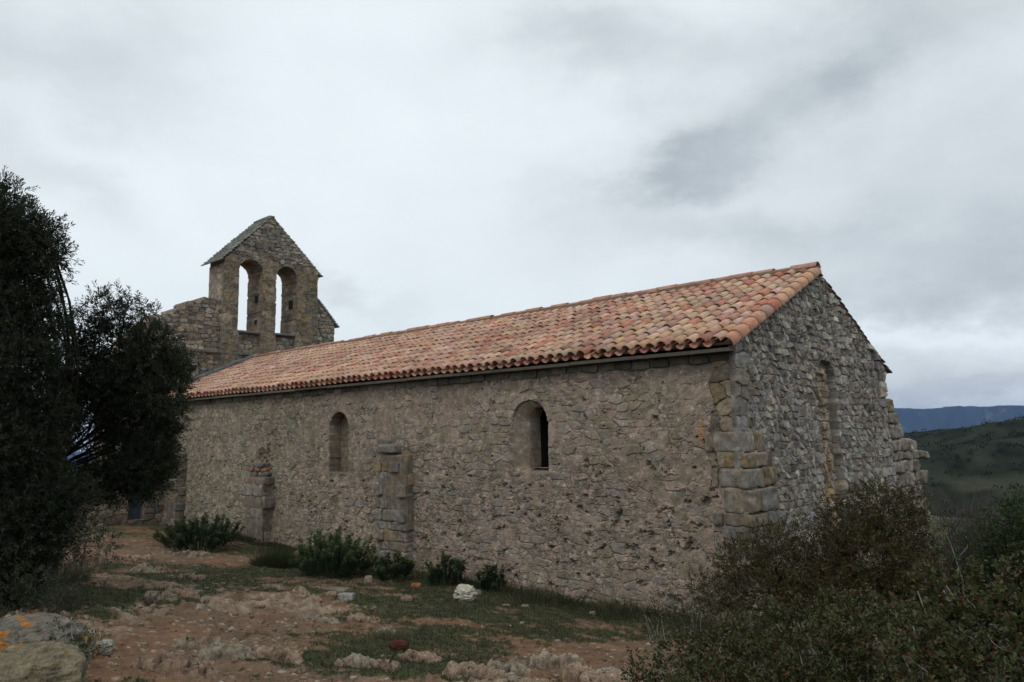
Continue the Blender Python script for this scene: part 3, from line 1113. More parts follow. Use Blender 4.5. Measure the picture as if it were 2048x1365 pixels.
# near-black blocks paint the shade of beam holes in the bell opening jambs
for (v_, z_, s_) in ((3.70, 7.72, .10), (5.11, 7.68, .12), (3.70, 6.86, .06)):
    acc = Acc()
    box(acc, B(TW + .30, v_ + .03, z_), DL, DG, (s_, .05, s_ * 1.3), (.012, .011, .01))
    acc.build('putlog_hole_shade', M_DARK, ww)
# moulded dark band at the foot of the west wall over the roof
acc = Acc()
for k in range(9):
    acc.add(*block(B(TW - .06, .05 + .46 * k, 5.62 + .01 * (k % 3) + .02 * k * 0), DG, DL, (.228, .07, .05), srgb(104, 101, 92) * (1 + .1 * rng.standard_normal()), n=6, amp=.01, seed=k))
acc.build('string_course', M_STONE, ww, True)

# ---------- ruined annex wall at the far end, facing us, with a slot window
AX = 18.75


def annex_hc(A, Z):
    h, c = masonry(A, Z, .38, .21, 35, prot=.04, joint=.15, pal=STONE_PAL * np.array([.82, .82, .78]), mortar=srgb(100, 94, 80), rough=.02, warp=.06)
    c = c * (.7 + .2 * fbm(A * 6, Z * 6, seed=351, oct=4, gain=.7))[..., None]
    return h, c


def annex_keep(a, z):
    top_ = np.interp(a, [-4.6, -4.0, -3.0, -1.8, -.8, -.1, .3], [.7, 1.2, 1.35, 2.0, 2.7, 3.0, 3.1])
    t_ = z < top_ + .08 * vn(a * 4, 0, seed=9)
    win = (a > -1.12) & (a < -.66) & (z > .28) & (z < 1.55)
    hole = ((a + .98) / .10) ** 2 + ((z + .10) / .17) ** 2 < 1
    return t_ & ~win & ~hole


aw = wall_panel('annex_wall', lambda a, z, h: B(AX - h, a, z), np.arange(-4.6, .3, .026), np.arange(-1.1, 3.2, .026), annex_hc, annex_keep, .6, M_STONE, chapel, nseg=8, back=True)
acc = Acc()
box(acc, B(AX + .34, -.89, .92), DG, DL, (.24, .02, .66), srgb(70, 76, 86))
acc.build('shutter', M_WOOD, aw)
acc = Acc()
box(acc, B(AX + .55, -.98, -.1), DG, DL, (.2, .03, .25), (.01, .01, .01))  # near-black plate stands in for the shade inside the drain hole
acc.build('drain_hole_shade', M_DARK, aw)


# ---------- buttresses of dressed blocks
BUT = [srgb(116, 108, 97), srgb(122, 115, 105), srgb(112, 107, 101), srgb(130, 123, 112), srgb(114, 104, 90)]
OCH = [srgb(130, 110, 78), srgb(130, 114, 88), srgb(120, 104, 78)]


def courses(acc, frame, z0, z1, width, depth, hrow=(.16, .26), wrow=(.22, .62), ochre=None, rough=.014, seed=0, batter=0.0, taper=0.0, gap=.006):
    """rows of blocks; frame(a, d, z) with a across the face and d the projection"""
    r = np.random.default_rng(seed)
    c0, ax_, ay_ = frame(width / 2, depth * .42, (z0 + z1) / 2)
    acc.add(*block(c0, ax_, ay_, (width / 2 - .012, depth * .47, (z1 - z0) / 2 - .03), srgb(118, 108, 94) * .8, n=30, pn=16, amp=.03, nf=4, seed=seed, cvar=.5))
    z = z0
    row = 0
    while z < z1 - .05:
        hh = min(r.uniform(*hrow), z1 - z)
        dd = depth + batter * (z1 - z)
        ww_ = width - taper * (z - z0)
        a = 0.0
        shift = r.normal(0, .03)
        dd = dd * r.uniform(.72, 1.08)
        while a < ww_ - .02:
            bw = r.uniform(*wrow) if a > 0 else (r.uniform(.2, .36) if row % 2 else r.uniform(.42, .62))
            if a + bw > ww_ - .14:
                bw = ww_ - a
            if r.random() < .07:
                a += bw
                continue
            oc = ochre is not None and ochre(a + bw / 2, z + hh / 2, r)
            colr = (OCH if oc else BUT)[r.integers(3 if oc else 5)] * (1 + .10 * r.standard_normal())
            dj = dd + r.normal(0, .022)
            c0, ax_, ay_ = frame(a + bw / 2 + shift, dj / 2, z + hh / 2)
            acc.add(*block(c0, ax_, ay_, (bw / 2 - gap, dj / 2, hh / 2 - gap), colr, n=13, pn=15, amp=rough * 2.1, seed=int(r.integers(9999)), nf=5, cvar=.5))
            a += bw
        z += hh
        row += 1


def fr_long(u_right, vface):
    # a grows towards +u, projection towards -v
    def f(a, d, z):
        return B(u_right + a, vface - d + .0, z), DL, DG
    return f


acc = Acc()
courses(acc, fr_long(7.18, WV0 + .02), -.5, 2.28, .98, .22, ochre=lambda a, z, r: (z > 1.6 and r.random() < .6) or (.55 < z < .75 and .3 < a < .75), seed=41, batter=.03)
acc.add(*block(B(7.85, WV0 - .10, 2.38), DL, DG, (.30, .15, .10), BUT[1], n=9, pn=5, amp=.03, seed=3))
acc.add(*block(B(8.05, WV0 - .05, 2.52), DL, DG, (.18, .10, .07), BUT[0], n=9, pn=5, amp=.03, seed=4))
acc.build('buttress', M_STONE, chapel, True)
acc = Acc()
courses(acc, fr_long(12.75, WV0 + .02), -.4, 1.66, .96, .34, hrow=(.2, .34), ochre=lambda a, z, r: z < .5 and r.random() < .3, seed=43)
for k in range(9):
    acc.add(*block(B(13.0 + .13 * k * .8, WV0 - .02 + .03 * rng.standard_normal(), 1.72 + .11 * (k % 3)), DL, DG, (.13, .10, .055), srgb(140, 108, 90) * .8 if k % 3 == 1 else BUT[k % 4] * .8, n=7, pn=5, amp=.03, seed=k))
acc.build('buttress', M_STONE, chapel, True)
acc = Acc()
courses(acc, fr_long(17.9, WV0 + .02), -.5, 2.3, .9, .35, hrow=(.2, .3), seed=44)
acc.build('buttress', M_STONE, chapel, True)

# corner buttress: battered stack of big blocks at the near corner
acc = Acc()
r5 = np.random.default_rng(5)
z = -.6
rows = []
while z < 3.40:
    hh = .18 + .15 * r5.random()
    if z < 2.65 < z + hh + .08:
        hh = 2.65 - z
    rows.append((z, hh))
    z += hh
for i, (z, hh) in enumerate(rows):
    if z > 2.6:
        continue
    lowp = z < 2.6
    pj = (.055 + .085 * max(0, 2.65 - z) ** 1.0) if lowp else .035       # projection towards the viewer side of the gable
    pv = .035 + .03 * r5.random()
    pj = pj * r5.uniform(.75, 1.1)
    lu = .27 + .05 * max(0, 2.65 - z) + .08 * (r5.random() - .5)
    lv = (.72 + .20 * max(0, 2.65 - z)) if lowp else .42
    lv = min(lv, 1.25) + .22 * (r5.random() - .5)
    sp = .5 + .25 * ((i % 2) - .5)
    zc = z + hh / 2
    # blocks on the long side and on the gable side, alternately lapping the corner
    def put(u0, u1, v0, v1, oc=False, seed=0):
        colr = (1.0 if lowp else .80) * (OCH[seed % 3] * .85 + BUT[seed % 5] * .15 if oc else BUT[seed % 5]) * (1 + .10 * r5.standard_normal())
        acc.add(*block(B((u0 + u1) / 2, (v0 + v1) / 2, zc), DL, DG, ((u1 - u0) / 2 - .006, (v1 - v0) / 2 - .006, hh / 2 - .007), colr, n=18, pn=13, amp=.030, seed=seed * 17 + i, nf=4.5, cvar=.6))
    u_out = .06 - pj
    v_out = WV0 - pv
    dm = .35
    if i % 2:
        put(u_out, lu, v_out, v_out + dm, oc=(1.9 < z < 2.2), seed=i)
        put(u_out, u_out + dm, v_out + dm, v_out + lv * (1 if lowp else .8), oc=r5.random() < .2, seed=i + 3)
    else:
        put(u_out, u_out + .45, v_out, v_out + lv * .58, oc=(1.9 < z < 2.2), seed=i + 1)
        put(u_out + .45, max(lu, u_out + .45) + .12, v_out, v_out + dm, seed=i + 2)
        put(u_out, u_out + .4, v_out + lv * .58, v_out + lv, oc=r5.random() < .3, seed=i + 4)
acc.add(*block(B(.16, .68, .9), DL, DG, (.13, .50, 1.5), srgb(90, 80, 68), n=30, pn=14, amp=.02, nf=4, seed=8))
acc.build('corner_buttress', M_STONE, chapel, True)

# ruined stub beyond the gable, stepping down to the right
acc = Acc()
tops = [(6.55, 3.20), (7.05, 2.92), (7.45, 2.62), (7.85, 2.46), (8.6, 2.20)]
r6 = np.random.default_rng(6)
z = -1.6
while z < 3.1:
    hh = .15 + .17 * r6.random()
    v = 6.45
    vmax = 8.95 if z < 2.10 else (8.3 if z < 2.35 else (7.75 if z < 2.62 else (7.45 if z < 2.9 else 7.05)))
    vmax += r6.normal(0, .07 if z > 2.1 else .02)
    while v < vmax - .05:
        bw = r6.uniform(.22, .46)
        if v + bw > vmax - .12:
            bw = vmax - v
        oc = z > 2.55 and r6.random() < .6
        colr = (OCH if oc else [BUT[3] * 1.05, BUT[1], BUT[0], BUT[3]])[r6.integers(3)] * (1 + .14 * r6.standard_normal())
        acc.add(*block(B(.37 + r6.normal(0, .035), v + bw / 2, z + hh / 2 + r6.normal(0, .012)), DG, DL, (bw / 2 - .008, .34, hh / 2 - .008), colr, n=15, pn=10, amp=.045, seed=int(r6.integers(999)), cvar=.6))
        v += bw
    z += hh
acc.add(*block(B(.40, 7.5, .6), DG, DL, (1.25, .27, 1.55), srgb(104, 96, 84), n=30, pn=14, amp=.03, nf=4, seed=92))
acc.add(*block(B(.35, 8.86, 2.28), DG, DL, (.14, .2, .11), BUT[3], n=9, pn=5, amp=.02, seed=91))
acc.build('ruined_wall', M_STONE, chapel, True)

# ------------------------------------------------------------------ plants
def unit(a):
    return a / np.maximum(np.linalg.norm(a, axis=-1, keepdims=True), 1e-9)


def leaves(P, D, N, ln, wd, col, fold=.25, wide=.5):
    """one folded, pointed leaf per row"""
    D = unit(D)
    S = unit(np.cross(D, N))
    N = np.cross(S, D)
    ln, wd = ln[:, None], wd[:, None]
    mid = P + D * ln * wide
    V = np.stack([P, mid + S * wd / 2 + N * wd * fold, P + D * ln - N * ln * .08, mid - S * wd / 2 + N * wd * fold], 1)
    F = np.arange(len(P) * 4).reshape(-1, 4)
    return V.reshape(-1, 3), F, np.repeat(col, 4, 0)


def tube(acc, pts, r0, r1, col, ns=5, bow=0.0):
    pts = np.array(pts, float)
    pts[:, 1] += bow * np.sin(np.linspace(0, np.pi, len(pts)))
    n = len(pts)
    T = unit(np.gradient(pts, axis=0))
    ref = np.array([.3, .2, 1.0]) if abs(T[0][2]) < .8 else np.array([1.0, .2, 0])
    S = unit(np.cross(T, ref))
    Q = np.cross(T, S)
    a = np.arange(ns) / ns * 2 * np.pi
    rr = np.linspace(r0, r1, n)[:, None, None]
    V = pts[:, None, :] + rr * (np.cos(a)[None, :, None] * S[:, None, :] + np.sin(a)[None, :, None] * Q[:, None, :])
    idx = np.arange(n * ns).reshape(n, ns)
    nx = np.roll(idx, -1, 1)
    F = np.stack([idx[:-1], nx[:-1], nx[1:], idx[1:]], -1).reshape(-1, 4)
    acc.add(V.reshape(-1, 3), F, np.tile(col, (n * ns, 1)) * (1 + .15 * rng.standard_normal((n * ns, 1))))


def bend(p0, p1, n=6, amp=.08, sag=0.0):
    p0, p1 = np.asarray(p0, float), np.asarray(p1, float)
    t_ = np.linspace(0, 1, n)[:, None]
    L_ = np.linalg.norm(p1 - p0)
    off = np.cumsum(rng.normal(0, amp * L_ / n, (n, 3)), 0)
    off -= off[-1] * t_
    p = p0 + (p1 - p0) * t_ + off * 1.0
    p[:, 2] += sag * np.sin(t_[:, 0] * np.pi)
    return p


def rand_dir(n):
    return unit(rng.standard_normal((n, 3)))


def foliage(clumps, dens, lpt, ln, wd, pal, up=.35, tw=.22, shell=.35, spread=.7, tips=None, wood=None, wcol=None, wr=.0022, wshare=.25, ns=3, brush=False):
    """clumps: (centre, radii). twigs start inside each clump and carry lpt leaves. dens twigs per cubic metre"""
    Ps, Ds, Ns, Ls, Ws, Cs = [], [], [], [], [], []
    for (c, r) in clumps:
        r = np.asarray(r, float)
        nt_ = max(4, int(dens * 4.19 * r[0] * r[1] * r[2]))
        d = rand_dir(nt_)
        rad = (shell ** 3 + (1 - shell ** 3) * rng.random(nt_)) ** (1 / 3)
        # lumpy surface so the outline is uneven
        lump = 1 + .22 * vn(d[:, 0] * 2.2 + c[0], d[:, 1] * 2.2 + c[1], d[:, 2] * 2.2 + c[2], seed=3) + .10 * rng.standard_normal(nt_)
        p = c + d * rad[:, None] * r * lump[:, None]
        td = unit(d * .8 + np.array([0, 0, up]) + rng.normal(0, spread * .6, (nt_, 3)))
        L_ = tw * rng.uniform(.6, 1.35, nt_)
        tint_ = rng.uniform(.7, 1.3, nt_)
        if wood is not None:
            for k in np.nonzero(rng.random(nt_) < wshare)[0]:
                tube(wood, bend(p[k] - td[k] * L_[k] * .8, p[k] + td[k] * L_[k], 5, .4), wr * rng.uniform(.8, 1.6), wr * .5, wcol, ns)
        for j in range(lpt):
            f = (j + rng.random(nt_)) / lpt
            q_ = p + td * (L_ * f)[:, None]
            side = unit(np.cross(td, rand_dir(nt_)))
            D = td * (.75 if not brush else .55) + side * rng.uniform(.5, 1.0, nt_)[:, None] + np.array([0, 0, .12])
            N = unit(np.array([0, 0, 1.0]) + rng.normal(0, .55, (nt_, 3)))
            Ps.append(q_ + side * .004)
            Ds.append(D)
            Ns.append(N)
            Ls.append(ln * rng.uniform(.65, 1.2, nt_) * (1 - .3 * (f > .85)))
            Ws.append(wd * rng.uniform(.75, 1.2, nt_))
            cc_ = pal[rng.integers(0, len(pal), nt_)] * tint_[:, None] * rng.uniform(.8, 1.2, (nt_, 1))
            if tips is not None:
                m_ = ((f > .72) & (rng.random(nt_) < tips[1]))[:, None]
                cc_ = np.where(m_, tips[0] * rng.uniform(.7, 1.3, (nt_, 1)), cc_)
            Cs.append(cc_)
    return leaves(np.concatenate(Ps), np.concatenate(Ds), np.concatenate(Ns), np.concatenate(Ls), np.concatenate(Ws), np.concatenate(Cs))


def px_clumps(lst, depth, rscale=1.0, dep=1.0):
    out = []
    for (x, y, rx, ry, *dz) in lst:
        dd = depth + (dz[0] if dz else 0)
        k = dd / FPX
        out.append((at(x, y, dd), (rx * k * rscale, max(rx, ry) * k * dep, ry * k * rscale)))
    return out


OLIVE = 1.25 * np.array([[.020, .027, .014], [.026, .034, .018], [.016, .022, .012], [.034, .042, .024], [.022, .026, .017]]) * 1.15
PALEBARK = srgb(150, 144, 134)
DARKBARK = srgb(92, 84, 74) * .5


def tree(name, label, base, clumps, dens, lpt, ln, wd, pal, trunk_r, fork, lean, tw=.2, wshare=.15, group=None, stems=3):
    root = thing(name, label, 'tree', base, group)
    wood = Acc()
    top_ = np.asarray(base) + np.array([lean[0], lean[1], fork])
    tops = []
    for s_ in range(stems):
        b = np.asarray(base) + np.array([rng.normal(0, .12), rng.normal(0, .12), -.15])
        t_ = top_ + np.array([rng.normal(0, .3), rng.normal(0, .3), rng.normal(0, .2)])
        tube(wood, bend(b, t_, 9, .10), trunk_r * rng.uniform(.7, 1), trunk_r * .6, DARKBARK, 8)
        tops.append(t_)
    for (c, r) in clumps:
        t_ = min(tops, key=lambda q: np.linalg.norm(q - c))
        tube(wood, bend(t_, c, 8, .07, .03), trunk_r * .26, .008, DARKBARK * .5, 6, .55)
        for k in range(5):
            e = c + rand_dir(1)[0] * np.asarray(r) * .75
            tube(wood, bend(c, e, 5, .2), .012, .004, DARKBARK, 4)
    twigs = wood
    V, F, C_ = foliage(clumps, dens, lpt, ln, wd, pal, tw=tw, wood=twigs, wcol=DARKBARK * .6, wshare=wshare * .3, wr=.0028)
    cr = mesh_np('crown', V, F, M_LEAF, root, C_)
    wood.build('trunk', M_BARK, root, True)
    return root


g1 = at(10, 1240, 9.0)
b1 = np.array([-6.9, 9.9, 0])
b1[2] = terrain(b1[0], b1[1])
T1 = [(112, 520, 26, 22), (70, 500, 40, 40), (95, 470, 24, 22), (110, 560, 22, 18), (120, 670, 22, 24, .2), (110, 720, 30, 30, .2), (-150, 400, 110, 90), (-40, 440, 60, 60), (6, 425, 40, 56, .3), (50, 460, 45, 45), (100, 500, 30, 26, -.2), (85, 470, 28, 30), (0, 520, 85, 70), (60, 540, 50, 40, .2), (-110, 520, 120, 110, .5),
      (30, 610, 75, 60), (75, 650, 38, 50), (-60, 660, 110, 90, .4), (20, 720, 80, 70, -.2), (75, 740, 42, 36), (-70, 800, 110, 100, .3), (45, 810, 75, 60), (-10, 880, 85, 60, -.3), (85, 840, 50, 40, .2),
      (60, 905, 45, 40, -.1), (20, 960, 90, 60), (100, 985, 60, 40), (-70, 960, 110, 90, .3), (40, 1050, 80, 60, -.2), (-40, 1090, 90, 80), (100, 1060, 40, 30), (20, 1140, 70, 50, -.3), (70, 1110, 50, 40), (-40, 1190, 70, 40, -.4), (110, 1030, 50, 40), (140, 1000, 40, 26), (60, 1000, 70, 50), (50, 930, 60, 34), (110, 1090, 40, 30)]
tree('holm_oak', 'tall dark evergreen tree cut off by the left edge of the photo', b1, px_clumps(T1, 9.3, 1.0, .9), 1900, 15, .060, .0155, OLIVE, .11, 1.3, (.3, .5), tw=.17)
b2 = np.array([-7.2, 11.6, 0])
b2[2] = terrain(b2[0], b2[1])
T2 = [(205, 625, 30, 40), (250, 625, 32, 34), (290, 632, 26, 26), (160, 665, 38, 36), (225, 690, 58, 50, .2), (300, 685, 40, 40), (335, 690, 22, 26), (345, 740, 30, 34), (170, 740, 45, 50, .4), (250, 770, 70, 55), (325, 795, 42, 38, -.3), (350, 765, 26, 20),
      (190, 820, 50, 40), (280, 850, 65, 50, .3), (325, 860, 28, 40), (230, 890, 45, 36, .2), (300, 920, 45, 40), (245, 950, 55, 34), (195, 960, 40, 30), (290, 975, 36, 20), (285, 940, 50, 45), (315, 905, 34, 36), (310, 955, 34, 36), (350, 745, 34, 44), (110, 865, 45, 34), (120, 900, 30, 26, .3), (345, 830, 26, 40, .2), (60, 940, 50, 40), (310, 890, 35, 40, .2), (250, 985, 60, 22), (170, 985, 50, 24, .2), (200, 780, 60, 60), (290, 740, 60, 50), (130, 840, 40, 40, .3), (130, 800, 35, 50), (140, 965, 45, 28), (205, 905, 30, 30, .3)]
tree('holm_oak', 'shorter dark evergreen tree in front of the left end of the tiled roof', b2, px_clumps(T2, 10.6, .97, .9), 1850, 14, .060, .0150, OLIVE * 1.0, .07, 1.2, (.4, -.5), tw=.16)


def shrub(name, label, base, clumps, dens, lpt, ln, wd, pal, tips=None, tw=.10, wshare=.35, wcol=PALEBARK, wr=.0018, group=None, stems=14, cat='shrub', up=.35):
    root = thing(name, label, cat, base, group)
    wood = Acc()
    base = np.asarray(base, float)
    for (c, r) in clumps:
        for k in range(max(3, int(stems / len(clumps)))):
            e = c + rand_dir(1)[0] * np.asarray(r) * np.array([.7, .7, .7])
            b = base + np.array([rng.normal(0, .12), rng.normal(0, .12), -.05])
            b = b + (np.array([c[0], c[1], b[2]]) - b) * .6
            b[2] = terrain(b[0], b[1]) - .04
            tube(wood, bend(b, e, 7, .25), .009, .003, wcol, 5)
    V, F, C_ = foliage(clumps, dens, lpt, ln, wd, pal, tw=tw, tips=tips, wood=wood, wcol=wcol, wshare=wshare, wr=wr, up=up)
    mesh_np('foliage', V, F, M_GLOSS, root, C_)
    wood.build('branches', M_BARK, root)
    return root


def gpt(px, py, dx=0, dy=0):
    p = hit(px, py)
    p = np.array([p[0] + dx, p[1] + dy, 0])
    p[2] = gz(p[0], p[1])
    return p


KERM = np.array([[.042, .058, .020], [.055, .070, .026], [.034, .046, .018], [.070, .074, .034], [.050, .048, .022]])
KRED = np.array([[.085, .045, .024], [.070, .050, .024], [.050, .050, .022], [.042, .048, .02], [.060, .044, .022]])
RUST = np.array([.16, .055, .028])
BRG = np.array([[.045, .085, .018], [.06, .10, .02], [.032, .058, .014], [.09, .125, .03]])

# oak scrub on the right
m1 = np.array([4.15, 7.6, 0]); m1[2] = terrain(*m1[:2])
shrub('oak_shrub', 'tall rusty tipped evergreen shrub against the lower gable wall, tallest on the right', m1,
      px_clumps([(1760, 1010, 55, 45), (1700, 1050, 60, 55), (1800, 1060, 60, 60), (1740, 1110, 90, 70, -.2), (1660, 1110, 50, 45), (1830, 1140, 45, 70), (1680, 1190, 90, 60, -.3), (1790, 1200, 80, 60, -.3), (1850, 1230, 60, 60, -.3), (1640, 1010, 14, 16, .2), (1830, 1000, 26, 30)], 7.7),
      4200, 13, .025, .014, np.concatenate([KRED, KERM]) * np.array([1.05, 1.0, .75]), (RUST * .75, .3), tw=.085, wshare=.04, wcol=PALEBARK * .5, wr=.0014)
m2 = np.array([2.55, 7.8, 0]); m2[2] = terrain(*m2[:2])
shrub('oak_shrub', 'rust tinged evergreen shrub below the corner buttress of the chapel', m2,
      px_clumps([(1545, 1085, 55, 36), (1490, 1120, 55, 42), (1580, 1130, 50, 50), (1520, 1180, 80, 55, -.2), (1440, 1190, 50, 45), (1590, 1210, 60, 50, -.2), (1600, 1060, 20, 26), (1620, 1160, 36, 60, .1)], 7.9),
      4200, 13, .024, .013, np.concatenate([KRED, KERM]) * np.array([1.05, 1.0, .75]), (RUST * .75, .3), tw=.08, wshare=.04, wcol=PALEBARK * .5, wr=.0014)
m3 = np.array([1.7, 7.6, 0]); m3[2] = terrain(*m3[:2])
shrub('oak_shrub', 'low thin leaved shrub at the foot of the long wall right of the bare earth', m3,
      px_clumps([(1400, 1180, 32, 36), (1350, 1215, 36, 32), (1410, 1250, 60, 40, -.2), (1320, 1260, 34, 26), (1480, 1270, 60, 45, -.3), (1300, 1230, 16, 12), (1560, 1280, 60, 45, -.3)], 7.6),
      2600, 12, .023, .013, np.concatenate([KRED[2:], KERM]) * 1.05, (RUST * .7, .15), tw=.08, wshare=.06, wcol=PALEBARK * .6, wr=.0014)
# foreground oak scrub, close to the viewer
m4 = np.array([1.75, 3.9, 0]); m4[2] = terrain(*m4[:2])
FG = [(1300, 1350, 46, 30, .5), (1370, 1320, 60, 36, .4), (1440, 1300, 60, 36, .3), (1420, 1370, 80, 40, 0), (1510, 1270, 60, 36, .3), (1530, 1340, 90, 50, 0), (1590, 1245, 60, 36, .2), (1640, 1320, 90, 56, -.2),
      (1680, 1230, 56, 36, .2), (1740, 1290, 90, 56, -.2), (1780, 1225, 56, 34, .1), (1560, 1400, 100, 50, -.3), (1720, 1400, 120, 60, -.4), (1300, 1410, 60, 50, .2)]
shrub('kermes_oak', 'leafy low oak shrub with pale twigs at the bottom, beside the bare earth', m4,
      px_clumps(FG, 4.3), 4600, 11, .028, .019, np.concatenate([KERM, KERM, KRED[:2] * .8]) * np.array([1.02, .96, .75]), (RUST * .6, .10), tw=.075, wshare=.07, wr=.0015, stems=36)
m5 = np.array([2.5, 3.5, 0]); m5[2] = terrain(*m5[:2])
FG2 = [(1860, 1200, 50, 36, .1), (1900, 1150, 26, 40, .1), (1930, 1190, 56, 36, 0), (1990, 1170, 50, 40), (2050, 1180, 50, 46), (1880, 1270, 80, 56, -.1), (1980, 1260, 90, 66, -.2), (2080, 1270, 90, 80, -.2),
       (1850, 1350, 90, 60, -.3), (1980, 1370, 110, 70, -.4), (2110, 1380, 100, 70, -.4)]
shrub('kermes_oak', 'large leaved oak shrub in the bottom right corner, a thin sprig sticking up from it', m5,
      px_clumps(FG2, 3.7), 4600, 10, .030, .021, np.concatenate([KERM, KERM, KRED[:2] * .8]) * np.array([1.02, .96, .75]), (RUST * .6, .12), tw=.075, wshare=.07, wr=.0015, stems=36)
m6 = np.array([5.3, 7.6, 0]); m6[2] = terrain(*m6[:2])
shrub('green_shrub', 'fresh green shrub at the right edge of the photo', m6,
      px_clumps([(2010, 1040, 34, 34), (2060, 1030, 50, 50), (1985, 1090, 38, 45), (2050, 1110, 70, 60), (2000, 1150, 40, 50), (2100, 1160, 80, 70), (2030, 1190, 50, 40)], 8.2),
      3200, 12, .030, .014, BRG * .5, (BRG[3] * .8, .2), tw=.09, wshare=.15, wcol=DARKBARK)
# leafless grey scrub beyond
root = thing('bare_shrub', 'leafless grey twiggy shrub right of the ruined stub wall', 'shrub', (7.3, 11.8, float(terrain(7.3, 11.8))))
wood = Acc()
for k in range(300):
    b = np.array([7.3 + rng.normal(0, .6), 11.8 + rng.normal(0, .4), 0])
    b[2] = terrain(b[0], b[1])
    e = at(rng.uniform(1875, 2000), rng.uniform(1000, 1150), 11.8 + rng.normal(0, .4))
    p = bend(b, e, 8, .3)
    tube(wood, p, .008, .003, srgb(110, 104, 98) * .3, 4)
    for q in range(5):
        i = rng.integers(3, 8)
        tube(wood, bend(p[i], p[i] + rand_dir(1)[0] * .3 + np.array([0, 0, .15]), 4, .3), .004, .0015, srgb(120, 112, 104) * .35, 3)
wood.build('branches', M_BARK, root)


def spurge(label, base, n, h, rad, pal, tip, cat='shrub', ln=.052, wd=.018, name='spurge', group=None, seed_l=60):
    """upright stems clothed with whorls of narrow leaves"""
    root = thing(name, label, cat, base, group)
    wood = Acc()
    Vs = []
    Ps, Ds, Ns, Ls, Ws, Cs = [], [], [], [], [], []
    for k in range(n):
        a = rng.uniform(0, 2 * np.pi)
        rr = rad * math.sqrt(rng.random())
        out = np.array([math.cos(a), math.sin(a), 0])
        top_ = np.asarray(base) + out * rr * 1.35 + np.array([rng.normal(0, .05), rng.normal(0, .05), 0]) + np.array([0, 0, h * (1 - .45 * (rr / rad) ** 2) * rng.uniform(.55, 1.12)])
        bb = np.asarray(base) + out * rr * .85 + np.array([0, 0, -.03])
        p = bend(bb, top_, 6, .12)
        tube(wood, p, .008, .005, srgb(96, 100, 70) * .6, 4)
        t_ = np.linspace(.30, 1, seed_l * 2)
        pp = np.stack([np.interp(t_, np.linspace(0, 1, 6), p[:, i]) for i in range(3)], 1)
        ax_ = unit(p[-1] - p[-2])
        sd_ = unit(np.cross(ax_, rand_dir(len(t_))))
        D = sd_ + ax_ * (.25 + .8 * t_[:, None] ** 6)
        Ps.append(pp)
        Ds.append(D)
        Ns.append(np.tile(ax_, (len(t_), 1)) + rng.normal(0, .2, (len(t_), 3)))
        Ls.append(ln * rng.uniform(.8, 1.15, len(t_)) * (1 + .5 * (t_ > .8)))
        Ws.append(np.full(len(t_), wd))
        c = pal[rng.integers(0, len(pal), len(t_))] * rng.uniform(.75, 1.2, (len(t_), 1))
        c = np.where((t_ > .86)[:, None], tip * rng.uniform(.7, 1.2, (len(t_), 1)), c)
        Cs.append(c)
    V, F, C_ = leaves(*[np.concatenate(q) for q in (Ps, Ds, Ns, Ls, Ws, Cs)])
    mesh_np('foliage', V, F, M_LEAF, root, C_)
    wood.build('stems', M_BARK, root)
    return root


SPG = 1.25 * np.array([[.026, .044, .020], [.034, .054, .024], [.022, .036, .018]])
STIP = np.array([.085, .12, .045])
spurge('big bushy spurge with yellowish green tips left of the middle buttress', gpt(672, 1150), 120, .86, .56, SPG, STIP)
spurge('low dark spurge at the left foot of the middle buttress', gpt(785, 1160, 0, -.05), 36, .45, .30, SPG * .8, STIP * .7)
spurge('blue green spurge right of the middle buttress', gpt(892, 1168), 30, .55, .26, SPG, STIP * .8)
spurge('small narrow spurge by the wall, rightmost of those in front of it', gpt(985, 1180), 20, .45, .16, SPG * .9, STIP * .6)
spurge('wide dark spurge at the wall left of the far stub buttress', gpt(400, 1096), 120, .72, .72, SPG * .85, STIP * .7)

# shrubs under the left trees
shrub('bramble', 'green leafy bramble under the trees by the annex wall', gpt(195, 1120), px_clumps([(190, 1050, 22, 26), (205, 1090, 26, 30), (170, 1080, 30, 30), (215, 1110, 14, 20), (120, 1060, 40, 40)], 13.2),
      700, 12, .04, .022, SPG * 1.0, (BRG[3], .12), tw=.14)
shrub('red_leaved_bush', 'small orange red leaved bush under the left trees', gpt(165, 1140), px_clumps([(162, 1112, 9, 10), (176, 1118, 7, 7), (150, 1122, 9, 9)], 11.6),
      1500, 9, .045, .026, np.array([[.30, .05, .02], [.22, .04, .02], [.10, .05, .02]]), None, tw=.06, stems=5)
shrub('dark_shrub', 'dark shrub below the tall tree at the left edge', gpt(60, 1235), px_clumps([(40, 1180, 70, 40), (110, 1180, 50, 34), (0, 1210, 60, 30), (90, 1215, 40, 22), (140, 1150, 40, 30)], 8.6),
      700, 13, .036, .014, OLIVE, None, tw=.1, wcol=DARKBARK)
shrub('weed_patch', 'low green weeds right of the lichened boulders', gpt(165, 1320), px_clumps([(150, 1268, 36, 26), (180, 1290, 30, 26), (150, 1310, 34, 22), (120, 1260, 26, 22)], 6.6),
      1600, 9, .030, .012, BRG * .55, (BRG[1], .15), tw=.07, cat='weeds', wshare=.1)
# thin pale sapling
root = thing('sapling', 'thin leaning pale stemmed sapling under the left trees', 'sapling', gpt(158, 1150))
wood = Acc()
b = gpt(158, 1150)
tube(wood, np.array([b, at(168, 1110, 11.2), at(172, 1085, 11.2), at(166, 1055, 11.2), at(165, 1035, 11.2), at(178, 1000, 11.3)]), .016, .010, srgb(140, 132, 118) * .8, 6)
wood.build('stem', M_BARK, root, True)

